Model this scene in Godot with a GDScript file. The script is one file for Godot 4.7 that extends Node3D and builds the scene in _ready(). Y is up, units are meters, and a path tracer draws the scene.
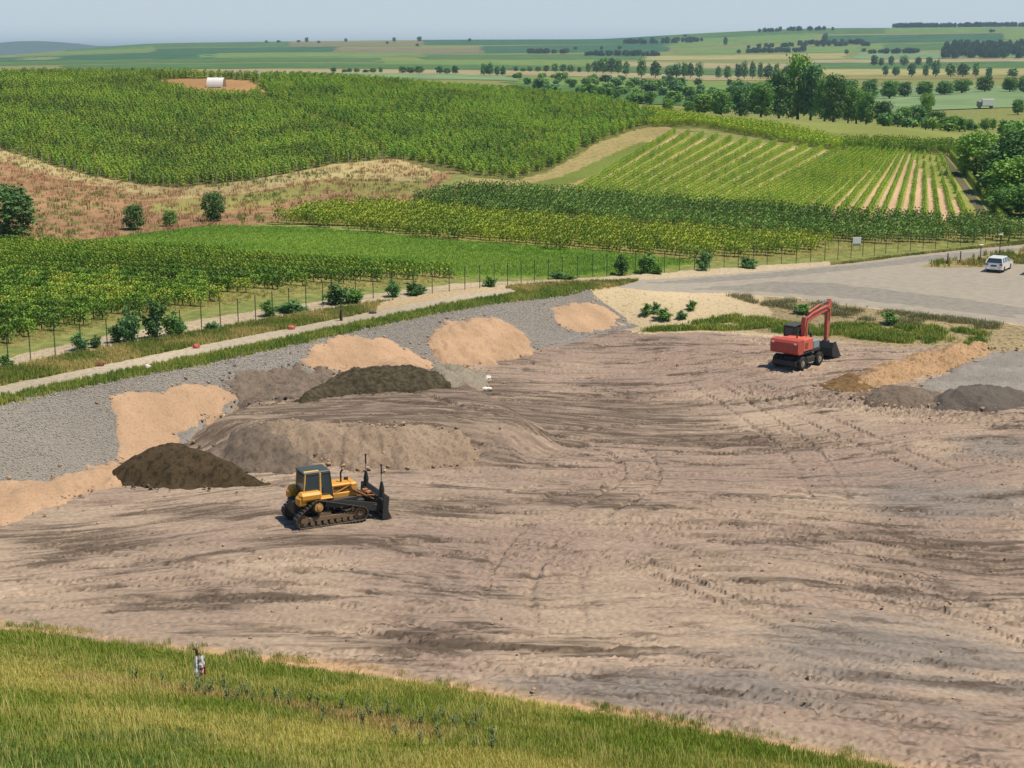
extends Node3D
# An earthworks site below vineyards. x runs right, -z runs away from the viewer, metres.
# Plan data are [x, distance away]; every height comes from ground_at().

var rng := RandomNumberGenerator.new()
var mats := {}
var taken := {}
var noise_a := FastNoiseLite.new()
var noise_b := FastNoiseLite.new()

func _ready() -> void:
	# --- camera, sky, sun, exposure
	var cam := Camera3D.new()
	cam.name = "camera"
	cam.fov = rad_to_deg(2.0 * atan(384.0 / 1450.0))
	cam.near = 0.5
	cam.far = 40000.0
	cam.position = Vector3(0, 23.7, 0)
	cam.rotation.x = -atan(329.0 / 1450.0)
	add_child(cam)
	cam.current = true
	var env := Environment.new()
	env.background_mode = Environment.BG_SKY
	var sky_mat := ProceduralSkyMaterial.new()
	sky_mat.sky_top_color = Color(0.34, 0.49, 0.66)
	sky_mat.sky_horizon_color = Color(0.93, 0.975, 0.99)
	sky_mat.sky_curve = 0.07
	sky_mat.ground_horizon_color = Color(0.62, 0.68, 0.70)
	sky_mat.ground_bottom_color = Color(0.32, 0.32, 0.28)
	sky_mat.sun_angle_max = 6.0
	var sky := Sky.new()
	sky.sky_material = sky_mat
	env.sky = sky
	env.background_energy_multiplier = 0.9
	env.tonemap_mode = Environment.TONE_MAPPER_LINEAR
	env.tonemap_exposure = 1.05
	env.fog_enabled = true
	env.fog_density = 0.0001
	env.fog_light_color = Color(0.76, 0.89, 1.0)
	env.sdfgi_enabled = true
	env.ssao_enabled = true
	env.ssil_enabled = true
	var we := WorldEnvironment.new()
	we.name = "world_environment"
	we.environment = env
	add_child(we)
	var sun := DirectionalLight3D.new()
	sun.name = "sun"
	sun.light_energy = 1.6
	sun.light_color = Color(1.0, 0.95, 0.86)
	sun.light_angular_distance = 0.5
	sun.shadow_enabled = true
	sun.position = Vector3(60, 120, 20)
	add_child(sun)
	sun.look_at_from_position(Vector3(0.40, 0.90, 0.11) * 100.0, Vector3.ZERO, Vector3.UP)

	rng.seed = 4711
	noise_a.seed = 11
	noise_a.frequency = 0.03
	noise_a.fractal_octaves = 4
	noise_b.seed = 29
	noise_b.frequency = 0.25
	noise_b.fractal_octaves = 3
	build_heights()
	build_ground()
	build_pit()
	build_heaps()
	build_far_fields()
	build_vineyards()
	build_trees()
	build_verges()
	build_fence()
	build_dozer()
	build_excavator()
	build_cars()
	build_small_things()

const COLUMN_AT := [-600, -150, 0, 150, 300, 450, 600, 700, 800, 900, 1000, 1150, 1600]
const DEPTH_AT := [0, 120, 150, 165, 190, 215, 240, 270, 300, 335, 370, 420, 500, 650, 900, 1200, 1600, 2200, 3000, 4000, 5000, 7000, 30000]
const COLUMN_H := [
	[3.5, 3.5, 3.5, 3.5, 5.5, 7.5, 9.5, 12, 15, 18, 20, 19.5, 15, 9, 7, 7, 8, 11, 14, 12, 6, 0, 0],
	[3.5, 3.5, 3.5, 3.5, 5.5, 7.5, 9.5, 12, 15, 18, 20, 19.5, 15, 9, 7, 7, 8, 11, 14, 12, 6, 0, 0],
	[3.5, 3.5, 3.5, 3.5, 4.8, 6.3, 8.3, 10.8, 13.6, 17, 19.2, 18.6, 14, 9, 7, 7, 8, 12, 20, 20, 8, 0, 0],
	[3.5, 3.5, 3.5, 3.5, 3.6, 4.0, 4.9, 8, 12, 16.6, 19.2, 18.6, 14, 9, 8, 9, 10, 16, 32, 56, 30, 0, 0],
	[3.5, 3.5, 3.5, 3.5, 3.8, 4.6, 5.6, 8.5, 11.8, 15.6, 18.7, 18, 13, 9, 9, 10.3, 11, 18, 34, 62, 30, 0, 0],
	[3.2, 3.2, 3.2, 3.2, 3.6, 4.6, 6, 8.4, 11, 14, 15.6, 15, 10, 7, 8, 9, 10, 16, 32, 66, 40, 0, 0],
	[2.3, 2.3, 2.4, 2.6, 3.5, 4.8, 6, 8, 10, 12.2, 13, 11, 6, 4, 5, 6, 8, 16, 34, 67, 40, 0, 0],
	[1.5, 1.5, 1.7, 2, 3.5, 4.6, 5.8, 7.1, 9, 10.2, 9.5, 7, 4, 2.5, 2.5, 3, 4, 14, 36, 84, 50, 0, 0],
	[1.2, 1.2, 1.4, 1.8, 3.3, 4.4, 5.5, 6.9, 8.3, 9.3, 8, 5, 2.5, 2, 2, 2.5, 3, 14, 42, 97, 60, 0, 0],
	[1.2, 1.2, 1.2, 1.5, 2.9, 4.2, 5.3, 6.8, 8.2, 7.8, 6, 3.5, 2, 2.5, 4, 3, 2.6, 14, 45, 98, 60, 0, 0],
	[1.2, 1.2, 1.2, 1.4, 2.7, 4, 5.6, 6.6, 6.2, 5, 4, 3, 3, 4.4, 4.5, 3, 3, 16, 50, 101, 60, 0, 0],
	[1.2, 1.2, 1.2, 1.4, 2.7, 4, 5.6, 6.6, 6.2, 5, 4, 3, 3, 4.4, 4.5, 3, 3, 16, 50, 101, 60, 0, 0],
	[1.2, 1.2, 1.2, 1.4, 2.7, 4, 5.6, 6.6, 6.2, 5, 4, 3, 3, 4.4, 4.5, 3, 3, 16, 50, 101, 60, 0, 0]]
const RIM := [[-90, 30, 8], [-30.3, 83.4, 6.5], [-25.9, 88.7, 6.5], [-20.8, 94.8, 6.5], [-15.3, 102.6, 6.5], [-8.8, 111.9, 6], [-1, 123.2, 6], [4.4, 131, 6], [8.3, 134.6, 6], [13.1, 135.9, 9], [18, 137.2, 10], [24.4, 135.7, 10], [31.7, 130.5, 10], [37.7, 125.8, 9], [43.3, 120.6, 8], [110, 112, 9]]
const TOE := [[-80, 76], [-21.6, 57.2], [-11.7, 54.3], [-2.4, 51.3], [5.3, 48.3], [12.2, 45.3], [60, 24]]
const TERRACE := [[-21.4, 87], [-15.9, 81.7], [-10.6, 81.3], [-6.6, 81.7], [-3.4, 83], [0.5, 83], [3.7, 86.1], [2.2, 91.8], [-1.6, 100.6], [-5.4, 107.1], [-13.6, 105.6], [-18.4, 95.4]]
const PLAN := {
	"hill_soil": [[-116.9, 272.2], [-94.4, 251], [-83.9, 240], [-72.6, 229.8], [-62.7, 222], [-49.2, 216], [-40, 222.5], [-29.8, 239.8], [-18.8, 245.5], [-6.5, 227.5], [0.5, 222.8], [5.2, 232], [16.3, 271.2], [25.8, 296.5], [38.7, 302.5], [48.5, 287], [59.6, 266.5], [62.2, 276.5], [57.7, 294.5], [51.9, 307.8], [40.8, 319.8], [28.9, 332.5], [21.3, 357.8], [2, 372], [-15.3, 365.2], [-33.1, 372], [-52.2, 365], [-89.3, 365.5], [-125.4, 363], [-153.6, 360.2]],
	"dry_bank": [[-99.7, 256], [-84.6, 242.2], [-72.9, 230.8], [-63, 223], [-49.5, 217.2], [-40.2, 223.8], [-30, 241], [-18.9, 246.8], [-9.7, 229], [-11.5, 205], [-17.7, 194.5], [-23.8, 190], [-29.7, 177.8], [-35.5, 173], [-46.2, 160.2], [-62.1, 156.8]],
	"dry_path": [[-100.6, 258.5], [-85, 243.2], [-73.3, 232], [-63.3, 224.2], [-49.8, 218.5], [-40.4, 224.8], [-30.1, 242], [-19, 247.8], [-11.5, 232.5], [-14, 221.2], [-28.2, 226.5], [-37.8, 210.2], [-46.8, 205], [-60.5, 214], [-69.9, 221], [-80.9, 231.2], [-95.1, 244]],
	"grass_lane": [[-11.5, 204], [-6.5, 225.2], [0.5, 221.8], [5.7, 230.8], [16.2, 269.8], [25.7, 294.8], [31.9, 301.2], [35.4, 292], [30.1, 276], [21.9, 250.5], [13.3, 220.2], [8.9, 204.5], [1.1, 205.8], [-6.1, 210.2]],
	"grass_strip": [[1.2, 216.2], [7.4, 224.8], [14.8, 246.8], [23.7, 272.2], [26.6, 273.2], [15.9, 237], [9.5, 219], [4.8, 211.8]],
	"meadow": [[-46.8, 161], [-42.1, 168.2], [-35.9, 175], [-25.3, 173], [-15.4, 168.5], [-7, 163.5], [9.8, 160], [20.4, 156.2], [13.1, 147.8], [4.7, 140.2], [-5.4, 137.2], [-13.1, 142.5], [-27.2, 149.5], [-37.8, 155]],
	"crest_field": [[61.8, 274.8], [56, 296.2], [49, 316.2], [55.2, 327.8], [70.1, 335], [83.8, 335], [102.1, 335], [103.6, 305.2], [86.2, 267], [77.4, 271.5]],
	"low_vine_soil": [[-65.1, 164.8], [-46.2, 160.2], [-27.3, 150.2], [-13.1, 143.2], [-5.1, 140], [-5.8, 133.2], [-17.8, 126.2], [-23.9, 119.2], [-31.1, 110.5], [-36.3, 100.8], [-38.6, 95.8]],
	"mid_vine_soil": [[-30.1, 176.8], [-23.9, 191], [-17.7, 194.5], [-8, 188.2], [0, 181.2], [15.5, 175.2], [29.5, 171.8], [40.7, 168.8], [57.8, 174.8], [62.8, 177.5], [64.3, 182], [60.8, 186.2], [41.7, 190.2], [25.2, 195], [8.9, 205.5], [-4.7, 212.2], [-11.5, 205], [-14.4, 195.8], [-9.2, 163], [5.3, 158], [19.3, 156.5], [32.2, 161.2], [40.2, 166.8]],
	"upper_track": [[-36.8, 91], [-34.8, 96.5], [-32.1, 101], [-26.8, 108.8], [-20.7, 115.5], [-15.4, 121], [-9.9, 127.2], [-3.9, 132.8], [2.7, 137], [10.7, 142.8], [19.7, 150.8], [27.7, 154.8], [34.9, 158.2], [34.4, 155], [26.9, 149.8], [19.1, 145.8], [12.6, 141.2], [2.6, 134.8], [-3.7, 128], [-9.6, 122.5], [-14.8, 116.2], [-19.8, 110.5], [-25.6, 103.5], [-31, 97.2], [-33.5, 92.8], [-35.4, 87.5]],
	"verge": [[-35.2, 87], [-33.6, 93], [-29, 100], [-23.5, 107.2], [-17.1, 115], [-9.7, 124], [-2.9, 130.8], [4.5, 136], [12.6, 141.8], [19.2, 147], [27.2, 151.5], [37.1, 158], [44.5, 163.5], [52.1, 167.8], [63.8, 174.8], [62.4, 170.8], [51.3, 165.2], [43.8, 160.8], [36.4, 155.2], [26.5, 149], [18.9, 144.5], [12.4, 138.8], [8.2, 134.2], [4.4, 131], [-2.7, 123], [-9, 114.8], [-15.6, 104.8], [-21.4, 97.2], [-26.5, 91], [-30.9, 85.2], [-33, 81.2]],
	"lower_track": [[-34, 83.8], [-31.9, 88], [-27.3, 94], [-22.2, 101], [-16.1, 108.5], [-9.3, 118.5], [-3.7, 126.5], [-0.2, 130.8], [0.7, 128.8], [-2.8, 124], [-9, 114.8], [-15.6, 104.8], [-21.4, 97.5], [-26.5, 91], [-30.9, 85.2], [-33, 81.2]],
	"bare_verge": [[-11.1, 120.2], [-6.4, 127.8], [-1.1, 132.5], [-0.2, 130], [-3.7, 125.2], [-9.1, 116.5], [-11.1, 115.8]],
	"low_verge": [[-33, 81.2], [-31, 85.5], [-26.6, 91.2], [-21.5, 97.8], [-15.7, 105.2], [-9, 115], [-2.8, 124], [4.4, 133], [8.3, 135.8], [6.3, 132], [-1, 122.8], [-8.8, 111.8], [-15.2, 102.2], [-20.8, 94.5], [-25.9, 88.8], [-30.3, 83.2], [-32.7, 80.2]],
	"asphalt": [[10, 136], [12.6, 141.2], [19.1, 146.2], [26.9, 151], [36.9, 157.2], [44.4, 162.8], [51.9, 167.2], [65.8, 173.5], [85.8, 180.5], [56, 115.8], [46.4, 120.8], [42.2, 123.5], [36.5, 128], [32.1, 132], [27.2, 135.5], [19.9, 137], [13.1, 135.8]],
	"grey_lane": [[17.1, 138], [25.9, 144], [31.9, 144.2], [37.8, 139.8], [42.2, 135], [47.6, 129], [51.7, 125.5], [49.4, 119.8], [45.7, 123.5], [40.1, 128], [35.8, 132.2], [30.2, 136.2], [24.8, 138]],
	"grey_lane_far": [[12.4, 139.2], [19, 145], [26.7, 149.8], [36.6, 156], [46.7, 163], [65, 171.5], [63.8, 168], [46.3, 159.5], [35.9, 152.8], [26.1, 146.5], [18.6, 142]],
	"parking_island": [[44.3, 155.5], [46.6, 158.8], [49.8, 160.2], [54.5, 164.5], [64.3, 169.5], [66.9, 164], [60.2, 158.2], [54.3, 157], [51.1, 155.5], [47.1, 154.8]],
	"sand_bank": [[5.9, 133.5], [8.4, 136.2], [13.2, 136.8], [18.1, 137.8], [24.5, 136.2], [31.9, 131], [38.6, 126], [42.7, 122.5], [46.1, 120], [44.2, 114.8], [38, 116.8], [32.4, 118.8], [24.8, 122.5], [16.5, 125.2], [11.2, 124.2], [8, 129.5], [6.7, 131]],
	"gravel_bank": [[-32.7, 80.2], [-30.4, 83.8], [-26, 89.2], [-21, 95.2], [-15.3, 103], [-8.8, 112.5], [-1, 123.8], [4.4, 132], [6.8, 134.5], [7.9, 132], [10.3, 130], [11.4, 127.5], [7.7, 124.2], [1.5, 116.5], [-5.1, 108.8], [-12.9, 100.5], [-17.9, 93], [-20.9, 86], [-22.6, 80.5], [-24.8, 76.2], [-26.6, 72], [-28.4, 68.5]],
}
const VINE_PLOTS := {
	"hill_a": [[-119.7, 279], [-95.3, 253.5], [-84.6, 242.2], [-73.3, 232], [-63.3, 224.2], [-49.8, 218.5], [-40.4, 224.8], [-30.1, 242], [-21.7, 248], [-30.7, 278.2], [-43.2, 300.2], [-54.3, 320.5], [-59.1, 340.5], [-61.9, 361.2], [-89.3, 365.5], [-125.4, 363], [-153.6, 360.2]],
	"hill_b": [[-20.3, 248], [-13.6, 243], [-6.6, 228.8], [0.5, 224], [5.3, 233.2], [16.3, 272.5], [26, 298.5], [31.3, 311], [28.9, 332.5], [21.3, 357.8], [2, 372], [-15.3, 365.2], [-33.1, 372], [-52.2, 365], [-61, 361.5], [-57, 337], [-53.5, 323.8], [-42.2, 301.8], [-29.8, 280.8]],
	"crest": [[26.4, 298.5], [39, 304.8], [48.5, 287], [59.3, 266.5], [61.8, 274.8], [57.7, 294.5], [51.9, 307.8], [40.8, 319.8], [28.9, 332], [30.8, 315]],
	"crest_hedge": [[60, 266.5], [74.5, 261], [82.8, 256.2], [87.9, 269.5], [80.6, 276], [62.6, 278.2]],
	"mid_yellow": [[-29.8, 176.8], [-23.8, 190], [-17.6, 193.5], [-8, 186.2], [0, 180.5], [15.4, 174.5], [29.4, 171.2], [37.6, 168.2], [32.3, 162], [19.4, 157.2], [5.3, 158.8], [-9.3, 164]],
	"mid_green": [[-14.1, 194.8], [-11.5, 204], [-4.6, 210.2], [8.8, 203.8], [25.1, 194], [41.5, 189.2], [60.5, 185.5], [65.5, 181.2], [61.9, 174.8], [53.5, 172.5], [40.8, 169.5], [29.7, 173], [15.6, 176.8], [0, 183.2], [-8.1, 189.2]],
	"low_back": [[-63, 159.2], [-44.3, 153.5], [-26.4, 145], [-12.8, 139.8], [-5, 137.2], [-5.8, 135.2], [-18.1, 128.5], [-24.3, 122.8], [-38.1, 133], [-47.8, 134.2], [-53.4, 134.2]],
	"low_front": [[-53.2, 133.8], [-47.6, 133.8], [-38, 132.5], [-24.6, 122.2], [-24.3, 119.2], [-31.3, 111.2], [-36.5, 101.5], [-38.9, 96.5]],
}
const BARE_SPOT := [[-86.1, 350.5], [-80.1, 357.2], [-72, 359], [-62.9, 355.5], [-55.5, 333.5], [-59.4, 322.8], [-67.4, 324.5], [-77.3, 334.5]]
const FENCE := [[-35, 89.8], [-33.5, 92.8], [-30.6, 97.5], [-24.4, 103.2], [-20.1, 110], [-12.6, 121.5], [-5.7, 127], [5.2, 139.2], [16, 148.2], [26.6, 154.8], [35.5, 159.8], [44.6, 166], [52.9, 170.5], [64.5, 176.8]]
const ROAD_SIDE := [[-31.6, 87.2], [-27, 93], [-21.9, 100], [-15.9, 107.2], [-9.2, 117]]
const SPOT := {
	"dozer": [-9.8, 72.5],
	"excavator": [22.4, 111.2],
	"car": [51.9, 153.5],
	"car2": [54.8, 151.5],
	"sign": [39.8, 166.8],
	"marker": [-11.7, 50.5],
	"white_van": [-67.8, 334.5],
	"truck": [183.4, 572],
	"bag1": [-27.3, 94],
	"bag2": [-23.9, 93],
	"bag3": [-22.2, 100],
	"bag4": [-16.6, 107.2],
	"stub": [-13.3, 111.2],
	"lump1": [-11.2, 114.8],
	"lump2": [-5.8, 120],
	"post1": [47.6, 157.5],
	"post2": [49.2, 158.2],
	"post3": [50.3, 157],
	"lamp": [51.9, 159.8],
	"lamp2": [54.9, 162.5],
	"deb1": [-2.6, 106.2],
	"deb2": [-1.8, 105.5],
	"deb3": [-1.8, 102.2],
}
const TREES := {
	"valley": [[57.4, 440, 6.7, 7.9], [61, 430, 8.1, 7.7], [69.2, 445, 9.9, 8], [72.6, 430, 11.1, 8.9], [81.5, 450, 15.4, 9.3], [89.2, 460, 21.1, 10.8], [92.2, 455, 18.4, 8.8], [93.4, 440, 13.5, 7.3], [93.8, 430, 14.6, 7.7], [99.3, 435, 12.1, 6], [102.9, 440, 11, 6.7], [103.4, 430, 10, 5.9], [107.1, 425, 7.6, 6.4], [111.5, 420, 5.9, 5.8], [118, 430, 6.5, 7.1], [132.1, 470, 9.9, 5.2], [118.6, 410, 5.1, 5.7], [118.2, 395, 3.9, 6], [118.6, 385, 3.4, 5.3], [54.7, 455, 4.1, 5], [47.4, 450, 4, 4.3]],
	"plain": [[97.9, 650, 8.9, 9.9], [119.7, 700, 10, 11.6], [110.3, 680, 9.4, 9.4], [129.6, 690, 12.1, 10.5], [150.4, 700, 12.7, 12.6], [164.4, 720, 10.4, 11.9], [169.3, 700, 10.6, 10.6], [183.9, 720, 9.5, 11.9], [196.5, 740, 7.9, 9.2], [206.5, 740, 8.2, 11.2], [222.4, 760, 7.5, 12.6], [237.2, 780, 7.9, 12.9], [255.7, 800, 8.9, 12.1], [265.8, 790, 8.4, 10.9], [269.8, 780, 9, 9.7], [178.5, 520, 5.8, 5.7], [190.5, 540, 7.2, 7.4], [37.7, 620, 7, 5.1], [28.5, 640, 6, 4], [55.9, 600, 6, 5.8]],
	"row_left": [[-144.3, 1200, 4.3, 3.4], [-135.4, 1200, 2.8, 2.2], [-131.4, 1200, 3.6, 2.9], [-125.7, 1200, 3.7, 2.9], [-118.4, 1200, 3, 2.4], [-112.7, 1200, 4.6, 3.7], [-106.2, 1200, 5.5, 4.4], [-86.9, 1180, 5.8, 6.5], [-80.5, 1180, 5.1, 6.5], [-74.1, 1180, 6, 6.5], [-57.4, 1180, 7, 7.3], [-51.8, 1180, 6.3, 6.5], [-45.4, 1180, 6.4, 6.5], [-21.8, 1150, 8.8, 7.1], [-17.1, 1150, 9.6, 7.1], [-11.7, 1150, 8.3, 6.3], [-7, 1150, 8.4, 6.3]],
	"row_mid": [[3.8, 1400, 5.2, 4.1], [10.4, 1400, 4.4, 3.5], [17, 1400, 5.4, 4.3], [24.6, 1400, 5.5, 4.4], [32.2, 1400, 6.6, 5.3], [40.7, 1400, 7.7, 6.1], [48.2, 1400, 9.6, 8.7], [55.8, 1400, 7.9, 6.3], [63.4, 1400, 7.2, 5.7], [71.9, 1400, 9.2, 7.3], [79.5, 1400, 12.1, 8.7], [86.1, 1400, 13.2, 8.7], [93.6, 1400, 14.4, 8.7], [100.3, 1400, 12.7, 10.2], [100.1, 1300, 12.1, 8.1], [109, 1250, 15.4, 8.6], [120.8, 1250, 15.9, 8.6], [137.9, 1300, 13.4, 8.1], [144.1, 1300, 13.6, 10.9], [151.1, 1300, 14.7, 7.2], [156.4, 1300, 14.9, 7.2], [164.3, 1300, 13.4, 7.2], [180.9, 1300, 12.8, 6.3], [188.9, 1300, 11.2, 7.2], [198.5, 1300, 14.7, 8.1], [203.8, 1300, 15.6, 8.1], [210.8, 1300, 14.8, 7.2], [217.8, 1300, 14, 7.2], [224.9, 1300, 14.9, 9], [223, 1250, 15.2, 8.6], [234.8, 1250, 16.9, 10.3]],
	"row_right": [[475.6, 1950, 15.7, 12.5], [484.9, 1950, 14.4, 11.5], [498, 1950, 15.6, 12.5], [515.2, 1950, 14.3, 11.5], [533.6, 1950, 12.9, 10.3], [534.1, 1900, 13.8, 11.1], [378, 1500, 11.1, 8.3], [388.2, 1500, 12.1, 8.3], [390.9, 1450, 14.3, 10], [404.6, 1450, 14.2, 10], [408.7, 1430, 16.2, 11.8], [423.2, 1430, 16.1, 11.8], [434.8, 1430, 15.2, 11.8], [447.4, 1430, 15.1, 9.9], [450.3, 1400, 10.6, 9.7], [473, 1400, 10.6, 9.7]],
	"scatter": [[-510, 3700, 13.6, 12.8], [-467, 3600, 3.3, 9.9], [-412.5, 3700, 10.5, 10.2], [-292.5, 3700, 12.2, 12.8], [-293.2, 3500, 4.9, 9.7], [-230, 3700, 14.3, 15.3], [-209.6, 3300, 0.9, 9.1], [-530, 3700, 6.5, 12.8], [-580, 3700, 4.6, 12.8], [-105, 3700, 8.8, 10.2], [430, 3700, 7, 12.8], [444.1, 3100, 19.8, 10.7], [630.4, 3000, 25.6, 14.5], [562.5, 2500, 8.5, 10.3], [1125.7, 3500, 8.3, 16.9], [614.9, 2600, 3.3, 10.8], [127.7, 3000, 5.4, 10.3], [180.4, 3000, 3.1, 10.3], [216.9, 3000, 2.7, 10.3], [-610, 3700, 5, 10.2]],
}
const TRACKS := [
	["d", [[-11.7, 66.2], [-7.9, 66.8], [-4, 68], [0.4, 68], [4.2, 64.8], [7.9, 61]]],
	["d", [[-23, 64.2], [-14.7, 64.8], [-8.7, 66], [-4.6, 69.2]]],
	["d", [[-22.7, 60.5], [-16.4, 62], [-8.7, 62.2], [-2.9, 64], [2.2, 62.2]]],
	["t", [[-0.3, 60.2], [0.1, 65], [1.4, 70], [4.8, 75], [7.3, 79.8], [6.9, 85.8], [3, 88.5]]],
	["t", [[2.1, 58.2], [2, 63], [3.3, 67.8], [6.7, 72.5], [12.3, 75]]],
	["r", [[2.3, 65], [6.2, 66.2], [10.2, 61], [14.1, 56.5], [19.7, 51.8]]],
	["r", [[4.3, 67], [8.1, 62.2], [12, 56.5], [15.4, 53.8]]],
	["t", [[10.9, 72.5], [15.6, 70], [18.9, 67], [24.9, 64.8]]],
	["t", [[14.1, 106], [16.5, 93.8], [17.7, 85.8], [17.4, 76]]],
	["t", [[16.8, 106.5], [20.9, 92.5], [25.7, 79.8]]],
	["r", [[6.6, 51.8], [9.4, 50.8], [12.8, 49.5], [18.7, 47.2]]],
	["r", [[3.4, 51.8], [6.9, 49.2], [10.9, 47], [15.2, 45]]],
	["t", [[-7.6, 56.5], [-1.3, 55.5], [3.7, 56.5], [7.4, 53.5], [12.6, 51.8]]],
	["r", [[-7.4, 58.2], [-3.8, 56], [0.3, 55.5], [5.2, 55]]],
	["r", [[4, 117.2], [10.9, 121], [17.7, 121.5], [23.2, 118.5]]],
	["r", [[6.6, 106.5], [13.2, 111.2], [19.9, 114]]],
	["r", [[10.1, 103.2], [16.2, 110.5], [21.2, 114.8]]],
	["r", [[12.6, 99.5], [17.3, 107.8], [22.1, 108.8]]],
	["s", [[16.5, 102], [23.7, 99], [29.6, 95], [35.1, 93.5]]],
	["r", [[-19.8, 89.2], [-13.9, 92.2], [-7.5, 94.8], [-2, 89.5], [3, 88.5]]],
	["r", [[-8.6, 91.8], [-4, 91], [1.8, 89.8], [6.8, 88], [15.8, 89.2]]],
	["t", [[-24.7, 66.2], [-20.5, 68.5], [-15.8, 70], [-12.7, 72.5]]],
	["d", [[-6.1, 75], [-0.7, 76], [5, 79.8], [12.2, 81.8], [19.9, 79.8]]],
	["t", [[-3.6, 80.2], [2.8, 81.8], [11.4, 85], [21.3, 88.5], [32.5, 86.2]]],
	["d", [[-17.8, 58.8], [-11, 59.8], [-3.5, 58.8], [3.9, 59.8]]],
	["r", [[-21.6, 57.2], [-17.1, 56.5], [-12.7, 55]]],
	["t", [[25.7, 107.8], [20.6, 108.8], [14, 105.2], [7.6, 99.5]]],
	["d", [[0.4, 72.5], [6.5, 70], [12.9, 66.2], [19.1, 61], [22, 56.5]]],
	["t", [[8.6, 113.2], [15.4, 116.5], [23.8, 117.2], [29.9, 115.2]]],
	["r", [[-1.6, 51.8], [1.8, 50.8], [6.1, 48.5]]],
]
const PATCHES := [
	["k", -13.5, 89.5, 7, 2.7],
	["k", -17.4, 86.8, 3.9, 1],
	["k", 0.6, 98, 4.8, 2.8],
	["p", -10.9, 83.8, 8.4, 1.2],
	["g", -12.6, 83.2, 5.3, 0.6],
	["k", -4, 91.8, 7.4, 7.2],
	["k", -10.9, 94.8, 4.7, 3.4],
	["k", 2.1, 91, 5.2, 3.8],
	["k", 8.7, 96, 4.8, 4.8],
	["k", 11.9, 88.5, 6.9, 1.5],
	["k", 22.2, 66, 4.4, 1.8],
	["g", 24.5, 76, 6, 4.2],
	["k", -15.8, 73.8, 3.2, 1.2],
	["k", -13.9, 60.8, 4, 1.2],
	["k", -3.9, 75, 5.4, 1.5],
	["k", 4.3, 76, 3.8, 1.2],
	["g", 15.8, 55, 6.9, 4.2],
	["k", 5.8, 75, 3.3, 1.2],
	["k", 16.5, 69.5, 4.6, 1],
	["k", 2, 56, 3.7, 0.5],
	["k", -5.1, 56.5, 3.8, 0.5],
	["p", 10.7, 119.2, 10.1, 6.6],
	["p", 14.1, 106, 9, 4.2],
	["p", 16.9, 81.8, 11.7, 4.4],
	["p", 0.4, 68.5, 9.9, 2.5],
	["k", -2.3, 103.2, 4.3, 3.3],
	["g", 30.1, 86.2, 3.7, 3.3],
	["p", 21.4, 70.8, 7.7, 1.7],
	["k", -21.2, 69.2, 4.5, 1.6],
	["k", -9.6, 69.2, 6, 0.8],
	["g", 7.2, 51.8, 7.7, 1.7],
]
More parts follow.
